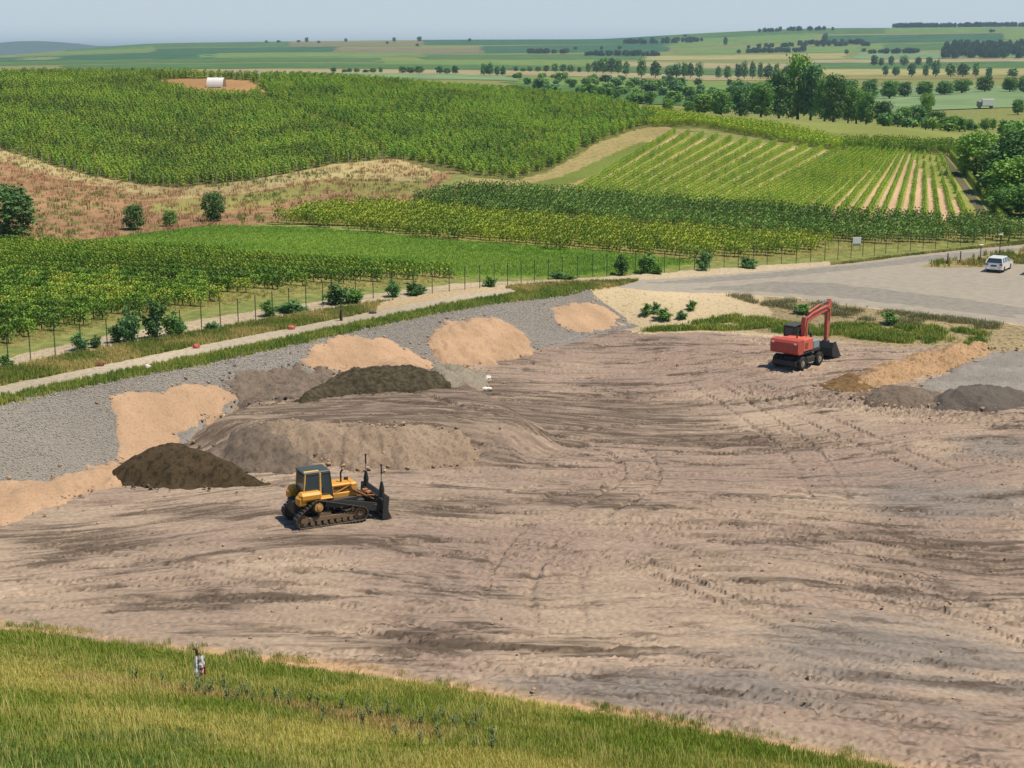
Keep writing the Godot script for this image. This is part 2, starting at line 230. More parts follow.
const HEAPS := {
	"grey_heap": [[-18.8, 83.2], [-16, 81.8], [-13, 81.5], [-11.6, 82.1], [-13, 83.6], [-15, 84.8], [-17, 85.2], [-18.8, 84.6]],
	"dark_heap": [[-22.6, 79.8], [-21.8, 78.6], [-19.4, 78.3], [-17, 78.4], [-14.4, 78.8], [-16, 80.8], [-17.9, 83.2], [-19.9, 84.1], [-21.8, 83], [-22.8, 81.4]],
	"bank_heap": [[-18.8, 93.8], [-18.2, 92.8], [-16.3, 92], [-14, 93.2], [-12.3, 96.5], [-13.2, 100.2], [-15.4, 98.2], [-17.7, 95.8]],
	"sand_spill": [[-24.8, 87.8], [-21.9, 90], [-21.2, 91.5], [-19.5, 93], [-18.2, 92.8], [-19.1, 90.8], [-21, 86.8], [-21.1, 85.8], [-22.4, 81.2], [-23.6, 84.8]],
	"toe_sand": [[-29.7, 74.8], [-28.4, 77], [-25.6, 79], [-23.2, 82.2], [-21.8, 79.8], [-24.7, 76], [-26.6, 71.8], [-27.7, 69.2]],
	"sand_fan": [[-14.6, 100.8], [-13.3, 104], [-12.4, 105.5], [-9.6, 108], [-8.1, 107.8], [-6.1, 108], [-6.6, 101.2], [-9.6, 103], [-13, 101], [-14.2, 99.8]],
	"sand_cliff": [[-6.2, 109.5], [-5.7, 112.8], [-4.1, 116], [-1.8, 118.8], [0, 119.2], [1.9, 117.8], [0.6, 114.8], [-3.3, 110.8], [-5.1, 108.5]],
	"sand_patch": [[3.9, 126], [5.7, 129.2], [8, 130.8], [9.6, 129.5], [9.2, 127.5], [6.4, 124.2], [4.2, 123.5]],
	"olive_heap": [[-13.8, 91.8], [-11.5, 94], [-7.5, 95], [-4.5, 96.2], [-5.1, 100], [-8, 101], [-11.4, 100], [-13.1, 95.8]],
	"tan_heap_a": [[-16, 84.2], [-14.8, 82.5], [-11.3, 82], [-9.8, 82.8], [-10.9, 85], [-13.6, 86]],
	"tan_heap_b": [[-10.4, 83.5], [-9.8, 82], [-6.9, 82], [-6.6, 83.8], [-8, 85], [-9.5, 85]],
	"tan_heap_c": [[-7.5, 83.2], [-6.9, 82], [-3.7, 82.5], [-2.3, 83.8], [-3.5, 85], [-5.3, 85.2], [-6.7, 84.5]],
	"rubble_heap": [[-5, 98.8], [-4.2, 96.2], [-2.3, 103.5], [-2.1, 107], [-3.6, 109.5], [-5.1, 108]],
	"sand_ridge": [[25.2, 103], [28.9, 105.5], [32, 108.5], [35.4, 112], [38.7, 115.5], [38.7, 117.2], [36, 116.8], [32, 112.8], [28.4, 109.5], [25.7, 105.5]],
	"brown_heap": [[23.3, 104.2], [23.7, 102], [25.6, 102.2], [26.5, 105.5], [25.6, 107.2]],
	"gravel_pad": [[27.8, 101.2], [32.1, 106], [38.1, 114.5], [44.4, 115.2], [45.9, 108.8], [39.3, 101.2], [32.1, 101.2]],
	"stone_heap_a": [[24.8, 100.5], [25.6, 98], [29.1, 98], [30.6, 100.5], [28.8, 102.2], [26.6, 102.2]],
	"stone_heap_b": [[29.8, 99.2], [29.8, 97], [34.3, 97], [36.6, 99.2], [35.3, 102.2], [32.3, 101.8]],
}
const WEEDY_BANK := [[24, 135.8], [31.7, 130.5], [38.5, 125.5], [42.6, 122], [46, 119.8], [44.2, 114.8], [38, 116.8], [32.4, 118.8], [24.8, 122.5], [21.1, 125.2], [23.3, 129.2]]

const GREEN_STRIP := [[11.2, 124.8], [16, 128.2], [20.3, 130], [23.6, 128], [26.2, 125.5], [29.7, 125.2], [33.7, 123.8], [37.5, 122], [39.8, 119.8], [38.8, 116.8], [34.7, 118.2], [29.6, 121.2], [23.4, 124.5], [16.6, 125.8]]
const WEED_STRIP := [[19.8, 136.2], [24.3, 135], [28.5, 132.5], [33.2, 129], [39.1, 124.5], [41.7, 122], [41.2, 120.5], [37.5, 122], [32.3, 125.2], [27.8, 129], [23, 133]]

const GREEN_TERRACE := [[-49.2, 197.5], [-45.3, 204.8], [-37.7, 209.2], [-27.8, 223], [-14, 221.2], [-11.5, 210.2], [-15.8, 204.8], [-26.1, 209], [-33.6, 195.5], [-40.4, 187.8], [-45.8, 189]]

# ------------------------------------------------------------------ heights
const T0 := -0.75
const TSTEP := 0.01
const TN := 151
const DK := 370
const DBASE := 20.0
const DRATIO := 1.02
var tab := PackedFloat32Array()
const NX0 := -80.0
const ND0 := 0.0
const NSTEP := 0.5
const NW := 361
const NH := 361
var near := PackedFloat32Array()
var on_terrace := PackedByteArray()

func lerp_list(at: float, xs: Array, ys: Array) -> float:
	if at <= xs[0]:
		return ys[0]
	for k in range(1, xs.size()):
		if at <= xs[k]:
			return lerpf(ys[k - 1], ys[k], (at - xs[k - 1]) / float(xs[k] - xs[k - 1]))
	return ys[-1]

func build_heights() -> void:
	tab.resize(TN * DK)
	var tcol := []
	for p in COLUMN_AT:
		tcol.append((p - 512.0) / 1470.0)
	for k in DK:
		var d := DBASE * pow(DRATIO, k)
		var hs := []
		for c in COLUMN_H:
			hs.append(lerp_list(d, DEPTH_AT, c))
		for i in TN:
			tab[i * DK + k] = lerp_list(T0 + TSTEP * i, tcol, hs)
	for pass_ in 3:
		var a := tab.duplicate()
		for i in range(1, TN - 1):
			for k in DK:
				a[i * DK + k] = (tab[(i - 1) * DK + k] + 2.0 * tab[i * DK + k] + tab[(i + 1) * DK + k]) * 0.25
		tab = a.duplicate()
		for i in TN:
			for k in range(1, DK - 1):
				a[i * DK + k] = (tab[i * DK + k - 1] + 2.0 * tab[i * DK + k] + tab[i * DK + k + 1]) * 0.25
		tab = a
	near.resize(NW * NH)
	on_terrace.resize(NW * NH)
	var terrace_poly := poly(TERRACE)
	var ring := TERRACE.duplicate()
	ring.append(TERRACE[0])
	for j in NH:
		var d := ND0 + NSTEP * j
		for i in NW:
			var x := NX0 + NSTEP * i
			var h := table_at(x, d)
			if d < line_at(x, RIM):
				var q := to_line(x, d, RIM)
				var f := clampf(1.0 - q.x / maxf(q.y, 1.0), 0.0, 1.0)
				h *= f * f * (3.0 - 2.0 * f) * 0.35 + f * 0.65
				if d > 78.0 and d < 110.0 and absf(x + 9.0) < 15.0 and Geometry2D.is_point_in_polygon(Vector2(x, d), terrace_poly):
					on_terrace[j * NW + i] = 1
					var g := clampf(to_line(x, d, ring).x / 3.2, 0.0, 1.0)
					h = maxf(h, 1.7 * g * g * (3.0 - 2.0 * g))
			if d < line_at(x, TOE):
				var s := to_line(x, d, TOE).x
				h = 0.2 * s + 0.0048 * s * s
			near[j * NW + i] = h

func line_at(x: float, pts: Array) -> float:
	if x <= pts[0][0]:
		return pts[0][1]
	for k in range(1, pts.size()):
		if x <= pts[k][0]:
			return lerpf(pts[k - 1][1], pts[k][1], (x - pts[k - 1][0]) / (pts[k][0] - pts[k - 1][0]))
	return pts[-1][1]

func to_line(x: float, d: float, pts: Array) -> Vector2:
	# distance to a polyline, and its third value there
	var best := 1e9
	var w := 0.0
	for k in pts.size() - 1:
		var a: Array = pts[k]
		var b: Array = pts[k + 1]
		var vx: float = b[0] - a[0]
		var vd: float = b[1] - a[1]
		var s: float = clampf(((x - a[0]) * vx + (d - a[1]) * vd) / (vx * vx + vd * vd), 0.0, 1.0)
		var ex: float = x - a[0] - s * vx
		var ed: float = d - a[1] - s * vd
		var q := ex * ex + ed * ed
		if q < best:
			best = q
			if a.size() > 2:
				w = lerpf(a[2], b[2], s)
	return Vector2(sqrt(best), w)

func table_at(x: float, d: float) -> float:
	d = maxf(d, DBASE * 1.001)
	var u := (clampf(x / d, -0.749, 0.749) - T0) / TSTEP
	var v := clampf(log(d / DBASE) / log(DRATIO), 0.0, DK - 1.001)
	var i := int(u)
	var k := int(v)
	u -= i
	v -= k
	var n := i * DK + k
	return lerpf(lerpf(tab[n], tab[n + DK], u), lerpf(tab[n + 1], tab[n + DK + 1], u), v)

func ground_at(x: float, d: float) -> float:
	var u := (x - NX0) / NSTEP
	var v := (d - ND0) / NSTEP
	if u < 0.0 or v < 0.0 or u >= NW - 1 or v >= NH - 1:
		return table_at(x, d)
	var i := int(u)
	var j := int(v)
	u -= i
	v -= j
	var n := j * NW + i
	return lerpf(lerpf(near[n], near[n + 1], u), lerpf(near[n + NW], near[n + NW + 1], u), v)

func spot(x: float, d: float, up := 0.0) -> Vector3:
	return Vector3(x, ground_at(x, d) + up, -d)

func slope_normal(x: float, d: float, e: float) -> Vector3:
	var gx := (ground_at(x + e, d) - ground_at(x - e, d)) / (2.0 * e)
	var gd := (ground_at(x, d + e) - ground_at(x, d - e)) / (2.0 * e)
	return Vector3(-gx, 1.0, gd).normalized()

func poly(pts: Array) -> PackedVector2Array:
	var out := PackedVector2Array()
	for p in pts:
		out.append(Vector2(p[0], p[1]))
	return out

# ------------------------------------------------------------------ mesh helpers
class MB:
	var v := PackedVector3Array()
	var n := PackedVector3Array()
	var c := PackedColorArray()
	var uv := PackedVector2Array()
	var ix := PackedInt32Array()
	var col := Color.WHITE

	func vert(p: Vector3, nn: Vector3, t := Vector2.ZERO) -> int:
		v.append(p)
		n.append(nn)
		c.append(col)
		uv.append(t)
		return v.size() - 1

	# corners given counter-clockwise seen from outside; stored clockwise for Godot
	func tri(a: Vector3, b: Vector3, d: Vector3) -> void:
		var nn := (b - a).cross(d - a).normalized()
		var k := vert(a, nn, Vector2(a.x, a.z))
		vert(b, nn, Vector2(b.x, b.z))
		vert(d, nn, Vector2(d.x, d.z))
		ix.append_array([k, k + 2, k + 1])

	func quad(a: Vector3, b: Vector3, d: Vector3, e: Vector3) -> void:
		var nn := (d - a).cross(e - b).normalized()
		var k := vert(a, nn, Vector2(0, 0))
		vert(b, nn, Vector2(1, 0))
		vert(d, nn, Vector2(1, 1))
		vert(e, nn, Vector2(0, 1))
		ix.append_array([k, k + 2, k + 1, k, k + 3, k + 2])

	# chamfered box
	func box(at: Vector3, size: Vector3, cham := 0.0, turn := Basis.IDENTITY) -> void:
		var h := size * 0.5
		var k := minf(cham, minf(h.x, minf(h.y, h.z)) * 0.9)
		var p := {}
		for sx in [-1, 1]:
			for sy in [-1, 1]:
				for sz in [-1, 1]:
					var s := Vector3(sx, sy, sz)
					for ax in 3:
						var q := h - Vector3(k, k, k)
						q[ax] = h[ax]
						p[[sx, sy, sz, ax]] = at + turn * (q * s)
		var faces := []
		for ax in 3:
			var u := (ax + 1) % 3
			var w := (ax + 2) % 3
			for s in [-1, 1]:
				var r := []
				for q in [[-1, -1], [1, -1], [1, 1], [-1, 1]]:
					var g := [0, 0, 0]
					g[ax] = s
					g[u] = q[0]
					g[w] = q[1]
					r.append(p[[g[0], g[1], g[2], ax]])
				if s < 0:
					r.reverse()
				quad(r[0], r[1], r[2], r[3])
		if k <= 0.0:
			return
		for ax in 3:
			var u := (ax + 1) % 3
			var w := (ax + 2) % 3
			for su in [-1, 1]:
				for sw in [-1, 1]:
					var a := [0, 0, 0]
					a[u] = su
					a[w] = sw
					a[ax] = -1
					var b := a.duplicate()
					b[ax] = 1
					var r := [p[[a[0], a[1], a[2], u]], p[[b[0], b[1], b[2], u]], p[[b[0], b[1], b[2], w]], p[[a[0], a[1], a[2], w]]]
					out_quad(r, at)
		for sx in [-1, 1]:
			for sy in [-1, 1]:
				for sz in [-1, 1]:
					var r := [p[[sx, sy, sz, 0]], p[[sx, sy, sz, 1]], p[[sx, sy, sz, 2]]]
					if (r[1] - r[0]).cross(r[2] - r[0]).dot(r[0] - at) < 0.0:
						r.reverse()
					tri(r[0], r[1], r[2])

	func out_quad(r: Array, from: Vector3) -> void:
		if (r[2] - r[0]).cross(r[3] - r[1]).dot((r[0] + r[2]) * 0.5 - from) < 0.0:
			r.reverse()
		quad(r[0], r[1], r[2], r[3])

	func rod(a: Vector3, b: Vector3, ra: float, rb := -1.0, sides := 10, caps := true) -> void:
		if rb < 0.0:
			rb = ra
		var ax := (b - a).normalized()
		var s := ax.cross(Vector3.UP if absf(ax.y) < 0.9 else Vector3.RIGHT).normalized()
		var t := ax.cross(s)
		var k := v.size()
		for i in sides:
			var g := TAU * i / sides
			var nn := s * cos(g) + t * sin(g)
			vert(a + nn * ra, nn)
			vert(b + nn * rb, nn)
		for i in sides:
			var i0 := k + 2 * i
			var i1 := k + 2 * ((i + 1) % sides)
			ix.append_array([i0, i0 + 1, i1, i1, i0 + 1, i1 + 1])
		if caps:
			for e in 2:
				var nn := -ax if e == 0 else ax
				var m := vert(a if e == 0 else b, nn)
				var first := v.size()
				for i in sides:
					vert(v[k + 2 * i + e], nn)
				for i in sides:
					if e == 0:
						ix.append_array([m, first + i, first + (i + 1) % sides])
					else:
						ix.append_array([m, first + (i + 1) % sides, first + i])

	func pipe(pts: Array, r: float, sides := 8) -> void:
		for i in pts.size() - 1:
			rod(pts[i], pts[i + 1], r, r, sides)

	# a flat outline (x, y) pulled along z from z0 to z1, corners chamfered by nothing
	func slab(outline: PackedVector2Array, z0: float, z1: float) -> void:
		var pts := outline
		if Geometry2D.is_polygon_clockwise(pts):
			pts.reverse()
		var tr := Geometry2D.triangulate_polygon(pts)
		for i in range(0, tr.size(), 3):
			var a := pts[tr[i]]
			var b := pts[tr[i + 1]]
			var d := pts[tr[i + 2]]
			if (b - a).cross(d - a) < 0.0:
				var q := b
				b = d
				d = q
			tri(Vector3(a.x, a.y, z1), Vector3(b.x, b.y, z1), Vector3(d.x, d.y, z1))
			tri(Vector3(a.x, a.y, z0), Vector3(d.x, d.y, z0), Vector3(b.x, b.y, z0))
		for i in pts.size():
			var a := pts[i]
			var b := pts[(i + 1) % pts.size()]
			quad(Vector3(a.x, a.y, z0), Vector3(b.x, b.y, z0), Vector3(b.x, b.y, z1), Vector3(a.x, a.y, z1))

	func kite(at: Vector3, long: Vector3, wide: Vector3) -> void:
		var nn := wide.cross(long).normalized()
		var k := vert(at, nn, Vector2(0.5, 0))
		vert(at + long * 0.5 + wide * 0.5, nn, Vector2(1, 0.5))
		vert(at + long, nn, Vector2(0.5, 1))
		vert(at + long * 0.5 - wide * 0.5, nn, Vector2(0, 0.5))
		ix.append_array([k, k + 2, k + 1, k, k + 3, k + 2])

	func mesh() -> ArrayMesh:
		var a := []
		a.resize(Mesh.ARRAY_MAX)
		a[Mesh.ARRAY_VERTEX] = v
		a[Mesh.ARRAY_NORMAL] = n
		a[Mesh.ARRAY_COLOR] = c
		a[Mesh.ARRAY_TEX_UV] = uv
		a[Mesh.ARRAY_INDEX] = ix
		var m := ArrayMesh.new()
		m.add_surface_from_arrays(Mesh.PRIMITIVE_TRIANGLES, a)
		return m

func numbered(called: String) -> String:
	if not taken.has(called):
		taken[called] = 0
		return called
	taken[called] += 1
	return "%s_%03d" % [called, taken[called]]

func put(m: Mesh, called: String, mat: Material, parent: Node3D = null) -> MeshInstance3D:
	var o := MeshInstance3D.new()
	o.mesh = m
	o.material_override = mat
	if parent == null:
		o.name = numbered(called)
		add_child(o)
	else:
		o.name = called
		parent.add_child(o, true)
	return o

func tag(o: Node, label: String, category: String, group := "") -> Node:
	o.set_meta("label", label)
	o.set_meta("category", category)
	if group != "":
		o.set_meta("group", group)
	return o

func thing(called: String, at: Vector3, turn: float, label: String, category: String, group := "") -> Node3D:
	var o := Node3D.new()
	o.name = numbered(called)
	add_child(o)
	o.position = at
	o.rotation.y = turn
	tag(o, label, category, group)
	return o

func copy_of(o: Node3D, at: Vector3, turn: float, scale_ := Vector3.ONE) -> Node3D:
	var c: Node3D = o.duplicate()
	c.name = numbered(String(o.name).rstrip("0123456789").trim_suffix("_"))
	add_child(c)
	c.position = at
	c.rotation.y = turn
	c.scale = scale_
	return c

func structure(o: Node) -> Node:
	o.set_meta("kind", "structure")
	return o

func stuff(called: String, m: Mesh, mat: Material, xf: Array, cols: Array, label: String, category: String) -> MultiMeshInstance3D:
	var mm := MultiMesh.new()
	mm.transform_format = MultiMesh.TRANSFORM_3D
	mm.use_colors = true
	mm.mesh = m
	mm.instance_count = xf.size()
	for i in xf.size():
		mm.set_instance_transform(i, xf[i])
		mm.set_instance_color(i, cols[i])
	var o := MultiMeshInstance3D.new()
	o.multimesh = mm
	o.material_override = mat
	o.name = numbered(called)
	add_child(o)
	tag(o, label, category)
	o.set_meta("kind", "stuff")
	return o

func rgb(r: int, g: int, b: int) -> Color:
	return Color(r / 255.0, g / 255.0, b / 255.0)

func lin(r: int, g: int, b: int) -> Color:
	return rgb(r, g, b).srgb_to_linear()

func paint(called: String, col: Color, rough := 0.6, metal := 0.0, coat := 0.0) -> StandardMaterial3D:
	if mats.has(called):
		return mats[called]
	var m := StandardMaterial3D.new()
	m.resource_name = called
	m.albedo_color = col
	m.roughness = rough
	m.metallic = metal
	if coat > 0.0:
		m.clearcoat_enabled = true
		m.clearcoat = coat
		m.clearcoat_roughness = 0.25
	mats[called] = m
	return m

# paint with dust and scratches mottled through it
func worn(called: String, col: Color, dirt: Color, amount: float, rough := 0.55, metal := 0.0) -> StandardMaterial3D:
	if mats.has(called):
		return mats[called]
	var m := paint(called, Color.WHITE, rough, metal)
	m.albedo_texture = mottled([dirt.lerp(col, 1.0 - amount), col, col.lerp(dirt, amount * 0.5), col], 0.035, 128, called.hash() % 997)
	m.uv1_triplanar = true
	m.uv1_scale = Vector3.ONE * 0.55
	return m

func leafy(called: String) -> StandardMaterial3D:
	if mats.has(called):
		return mats[called]
	var m := StandardMaterial3D.new()
	m.resource_name = called
	m.vertex_color_use_as_albedo = true
	m.roughness = 0.75
	m.cull_mode = BaseMaterial3D.CULL_DISABLED
	m.backlight_enabled = true
	m.backlight = Color(0.55, 0.6, 0.3)
	mats[called] = m
	return m

# seamless texture running through the given colours
func mottled(ramp: Array, freq: float, size: int, seed_: int) -> ImageTexture:
	var fn := FastNoiseLite.new()
	fn.seed = seed_
	fn.frequency = freq
	fn.fractal_octaves = 5
	fn.fractal_gain = 0.62
	var im := fn.get_seamless_image(size, size)
	var src := im.get_data()
	var out := PackedByteArray()
	out.resize(size * size * 3)
	var steps := []
	for k in 256:
		var f := clampf((k / 255.0 - 0.18) / 0.64, 0.0, 0.9999) * (ramp.size() - 1)
		steps.append(ramp[int(f)].lerp(ramp[mini(int(f) + 1, ramp.size() - 1)], f - int(f)))
	for i in size * size:
		var q: Color = steps[src[i]]
		out[3 * i] = int(q.r * 255.0)
		out[3 * i + 1] = int(q.g * 255.0)
		out[3 * i + 2] = int(q.b * 255.0)
	return ImageTexture.create_from_image(Image.create_from_data(size, size, false, Image.FORMAT_RGB8, out))

func soil(called: String, ramp: Array, metres: float, bump := 0.0, freq := 0.02, size := 512) -> StandardMaterial3D:
	if mats.has(called):
		return mats[called]
	var m := StandardMaterial3D.new()
	m.resource_name = called
	m.albedo_texture = mottled(ramp, freq, size, called.hash() % 9973)
	m.vertex_color_use_as_albedo = true
	m.uv1_scale = Vector3(1.0 / metres, 1.0 / metres, 1.0)
	m.roughness = 1.0
	m.metallic_specular = 0.2
	if bump > 0.0:
		m.heightmap_enabled = true
		m.heightmap_texture = m.albedo_texture
		m.heightmap_scale = bump
	mats[called] = m
	return m

# ------------------------------------------------------------------ ground sheets
# a sheet of ground with the plan OUTLINE, laid on the land
func sheet(called: String, outline: PackedVector2Array, mat: Material, cell: float, up: float, ragged := 0.0) -> MeshInstance3D:
	var edge := outline
	if ragged > 0.0:
		edge = PackedVector2Array()
		for i in outline.size():
			var a := outline[i]
			var b := outline[(i + 1) % outline.size()]
			var steps := maxi(1, int(a.distance_to(b) / (ragged * 2.0)))
			var nrm := (b - a).orthogonal().normalized()
			for s in steps:
				var p := a.lerp(b, float(s) / steps)
				edge.append(p + nrm * ragged * (noise_b.get_noise_2d(p.x * 3.0, p.y * 3.0) * 1.6))
	var lo := Vector2(1e9, 1e9)
	var hi := -lo
	for p in edge:
		lo = lo.min(p)
		hi = hi.max(p)
	var nx := int((hi.x - lo.x) / cell) + 2
	var nd := int((hi.y - lo.y) / cell) + 2
	var inside := PackedByteArray()
	inside.resize((nx + 1) * (nd + 1))
	for j in nd + 1:
		for i in nx + 1:
			inside[j * (nx + 1) + i] = 1 if Geometry2D.is_point_in_polygon(Vector2(lo.x + (i - 0.5) * cell, lo.y + (j - 0.5) * cell), edge) else 0
	var near_edge := {}
	for i in edge.size():
		var a := edge[i]
		var b := edge[(i + 1) % edge.size()]
		var steps := int(a.distance_to(b) / (cell * 0.2)) + 1
		for s in steps + 1:
			var p := a.lerp(b, float(s) / steps)
			near_edge[Vector2i(int(floor((p.x - lo.x) / cell + 0.5)), int(floor((p.y - lo.y) / cell + 0.5)))] = true
	var mb := MB.new()
	var at := {}
	for j in nd:
		for i in nx:
			var q := [Vector2(i - 0.5, j - 0.5), Vector2(i + 0.5, j - 0.5), Vector2(i + 0.5, j + 0.5), Vector2(i - 0.5, j + 0.5)]
			for k in 4:
				q[k] = lo + q[k] * cell
			if near_edge.has(Vector2i(i, j)):
				for part in Geometry2D.intersect_polygons(edge, PackedVector2Array(q)):
					var tr := Geometry2D.triangulate_polygon(part)
					for k in range(0, tr.size(), 3):
						var t := [part[tr[k]], part[tr[k + 1]], part[tr[k + 2]]]
						if (t[1] - t[0]).cross(t[2] - t[0]) < 0.0:
							t.reverse()
						mb.ix.append_array([lay(mb, at, t[0], up, cell), lay(mb, at, t[2], up, cell), lay(mb, at, t[1], up, cell)])
			elif inside[j * (nx + 1) + i] == 1:
				var a := lay(mb, at, q[0], up, cell)
				var b := lay(mb, at, q[1], up, cell)
				var d := lay(mb, at, q[2], up, cell)
				var e := lay(mb, at, q[3], up, cell)
				mb.ix.append_array([a, d, b, a, e, d])
	# the rim of the sheet slopes down into the land
	if cell < 10.0:
		var turned := -1.0 if Geometry2D.is_polygon_clockwise(edge) else 1.0
		for i in edge.size():
			var e0 := edge[i]
			var e1 := edge[(i + 1) % edge.size()]
			var steps := maxi(1, int(e0.distance_to(e1) / cell))
			var out := Vector2(e1.y - e0.y, e0.x - e1.x).normalized() * turned * 0.5
			for s in steps:
				var q0 := e0.lerp(e1, float(s) / steps)
				var q1 := e0.lerp(e1, float(s + 1) / steps)
				var nrm := slope_normal(q0.x, q0.y, 0.5)
				mb.col = Color(0.86, 0.86, 0.86)
				var k := mb.vert(spot(q0.x, q0.y, up), nrm, q0)
				mb.vert(spot(q1.x, q1.y, up), nrm, q1)
				mb.vert(spot(q1.x + out.x, q1.y + out.y, up - 0.3), nrm, q1 + out)
				mb.vert(spot(q0.x + out.x, q0.y + out.y, up - 0.3), nrm, q0 + out)
				if turned > 0.0:
					mb.ix.append_array([k, k + 1, k + 2, k, k + 2, k + 3])
				else:
					mb.ix.append_array([k, k + 2, k + 1, k, k + 3, k + 2])
	var o := put(mb.mesh(), called, mat)
	structure(o)
	return o

var mottle := 0.13

func lay(mb: MB, at: Dictionary, p: Vector2, up: float, cell: float) -> int:
	var key := Vector2i(roundi(p.x * 200.0), roundi(p.y * 200.0))
	if at.has(key):
		return at[key]
	var g := 0.86 + mottle * clampf(noise_a.get_noise_2d(p.x, p.y) * 2.2, -1.0, 1.0)
	mb.col = Color(g, g, g * (0.97 + 0.03 * noise_a.get_noise_2d(p.x + 900.0, p.y)))
	var k := mb.vert(spot(p.x, p.y, up), slope_normal(p.x, p.y, maxf(cell * 0.5, 0.5)), Vector2(p.x, p.y))
	at[key] = k
	return k

func build_ground() -> void:
	# one sheet to the horizon, a little below everything laid on it
	var mb := MB.new()
	var at := []
	for i in TN:
		at.append([])
		for k in range(0, DK - 12):
			var d := DBASE * pow(DRATIO, k)
			var x := (T0 + TSTEP * i) * d
			var drop := 0.06
			if d < 75.0 or (d < 145.0 and d < line_at(x, RIM) + 2.5):
				drop = 0.9
			at[i].append(mb.vert(Vector3(x, ground_at(x, d) - drop, -d), slope_normal(x, d, d * 0.01), Vector2(x, d)))
	for i in TN - 1:
		for k in DK - 13:
			mb.ix.append_array([at[i][k], at[i + 1][k + 1], at[i + 1][k], at[i][k], at[i][k + 1], at[i + 1][k + 1]])
	structure(put(mb.mesh(), "ground", soil("field_grass", [rgb(104, 114, 62), rgb(122, 128, 72), rgb(146, 142, 92)], 22.0)))

	var dry := soil("dry_grass", [rgb(98, 108, 52), rgb(124, 124, 68), rgb(160, 146, 98), rgb(106, 114, 56)], 9.0, 4.0)
	sheet("hillside", poly(PLAN.hill_soil), soil("hill_soil", [rgb(70, 84, 40), rgb(92, 100, 52), rgb(132, 126, 80), rgb(78, 90, 44)], 8.0, 4.0), 4.0, 0.02, 0.6)
	sheet("bare_patch", poly(BARE_SPOT), soil("bare_patch", [rgb(150, 112, 78), rgb(176, 138, 100), rgb(190, 156, 112)], 6.0, 4.0), 3.0, 0.05, 0.6)
	sheet("dry_bank", poly(PLAN.dry_bank), soil("dry_bank", [rgb(140, 104, 80), rgb(158, 120, 94), rgb(170, 134, 106), rgb(146, 124, 88), rgb(110, 118, 64)], 34.0, 6.0), 2.5, 0.04, 0.8)
	sheet("dry_path", poly(PLAN.dry_path), soil("dry_path", [rgb(150, 140, 92), rgb(176, 160, 116), rgb(190, 172, 132), rgb(138, 136, 80)], 12.0, 4.0), 2.5, 0.06, 0.8)
	sheet("terrace", poly(GREEN_TERRACE), soil("terrace_grass", [rgb(120, 126, 66), rgb(148, 144, 86), rgb(168, 156, 104)], 9.0, 4.0), 2.0, 0.075, 0.9)
	sheet("grass_lane", poly(PLAN.grass_lane), soil("straw", [rgb(150, 130, 92), rgb(182, 160, 120), rgb(140, 138, 84), rgb(118, 128, 66)], 14.0, 4.0), 2.5, 0.05, 0.8)
	sheet("grass_strip", poly(PLAN.grass_strip), soil("lane_grass", [rgb(96, 114, 52), rgb(116, 130, 62), rgb(134, 142, 74)], 7.0, 4.0), 2.0, 0.07, 0.6)
	sheet("meadow", poly(PLAN.meadow), soil("meadow", [rgb(96, 122, 48), rgb(110, 136, 54), rgb(122, 144, 60), rgb(102, 128, 50)], 9.0, 6.0), 2.5, 0.05, 0.5)
	sheet("crest_field", poly(PLAN.crest_field), soil("crest_field", [rgb(118, 130, 66), rgb(132, 140, 76), rgb(146, 148, 86)], 12.0, 4.0), 4.0, 0.06, 0.8)
	sheet("vineyard_soil", poly(PLAN.low_vine_soil), dry, 2.5, 0.03, 0.6)
	sheet("vineyard_soil", poly(PLAN.mid_vine_soil), dry, 2.5, 0.035, 0.6)
	var track := soil("track_dust", [rgb(150, 136, 114), rgb(182, 166, 142), rgb(194, 178, 154), rgb(168, 152, 128)], 6.0, 3.0)
	sheet("path", poly(PLAN.upper_track), track, 1.5, 0.075, 0.35)
	var verge_grass := soil("verge_grass", [rgb(112, 116, 60), rgb(146, 136, 84), rgb(180, 160, 116), rgb(122, 124, 68)], 5.0, 6.0)
	sheet("verge", poly(PLAN.verge), verge_grass, 1.5, 0.05, 0.3)
	sheet("verge", poly(PLAN.bare_verge), soil("bare_sand", [rgb(166, 146, 116), rgb(186, 166, 136), rgb(198, 178, 148)], 5.0, 6.0), 1.0, 0.075, 0.4)
	sheet("road", poly(PLAN.lower_track), soil("road_concrete", [rgb(158, 146, 128), rgb(180, 168, 150), rgb(192, 180, 162)], 5.0, 1.5), 1.5, 0.1, 0.2)
	sheet("verge", poly(PLAN.low_verge), verge_grass, 1.0, 0.06, 0.25)
	mottle = 0.025
	sheet("road", poly(PLAN.asphalt), soil("road_dusty", [rgb(158, 150, 141), rgb(164, 156, 146), rgb(170, 161, 150)], 16.0, 1.0), 2.0, 0.08, 0.2)
	var lane := soil("road_grey", [rgb(136, 131, 125), rgb(145, 140, 133), rgb(154, 148, 140)], 11.0, 1.0)
	sheet("road", poly(PLAN.grey_lane), lane, 2.0, 0.09, 0.5)
	sheet("road", poly(PLAN.grey_lane_far), lane, 2.0, 0.09, 0.3)
	mottle = 0.13
	sheet("verge", poly(PLAN.parking_island), soil("island", [rgb(140, 126, 92), rgb(172, 154, 118), rgb(112, 112, 62)], 5.0, 5.0), 1.0, 0.12, 0.3)
	sheet("sand_slope", poly(PLAN.sand_bank), soil("pale_sand", [rgb(166, 148, 120), rgb(190, 171, 141), rgb(202, 185, 156), rgb(178, 158, 128)], 6.0, 8.0), 1.0, 0.05, 0.5)
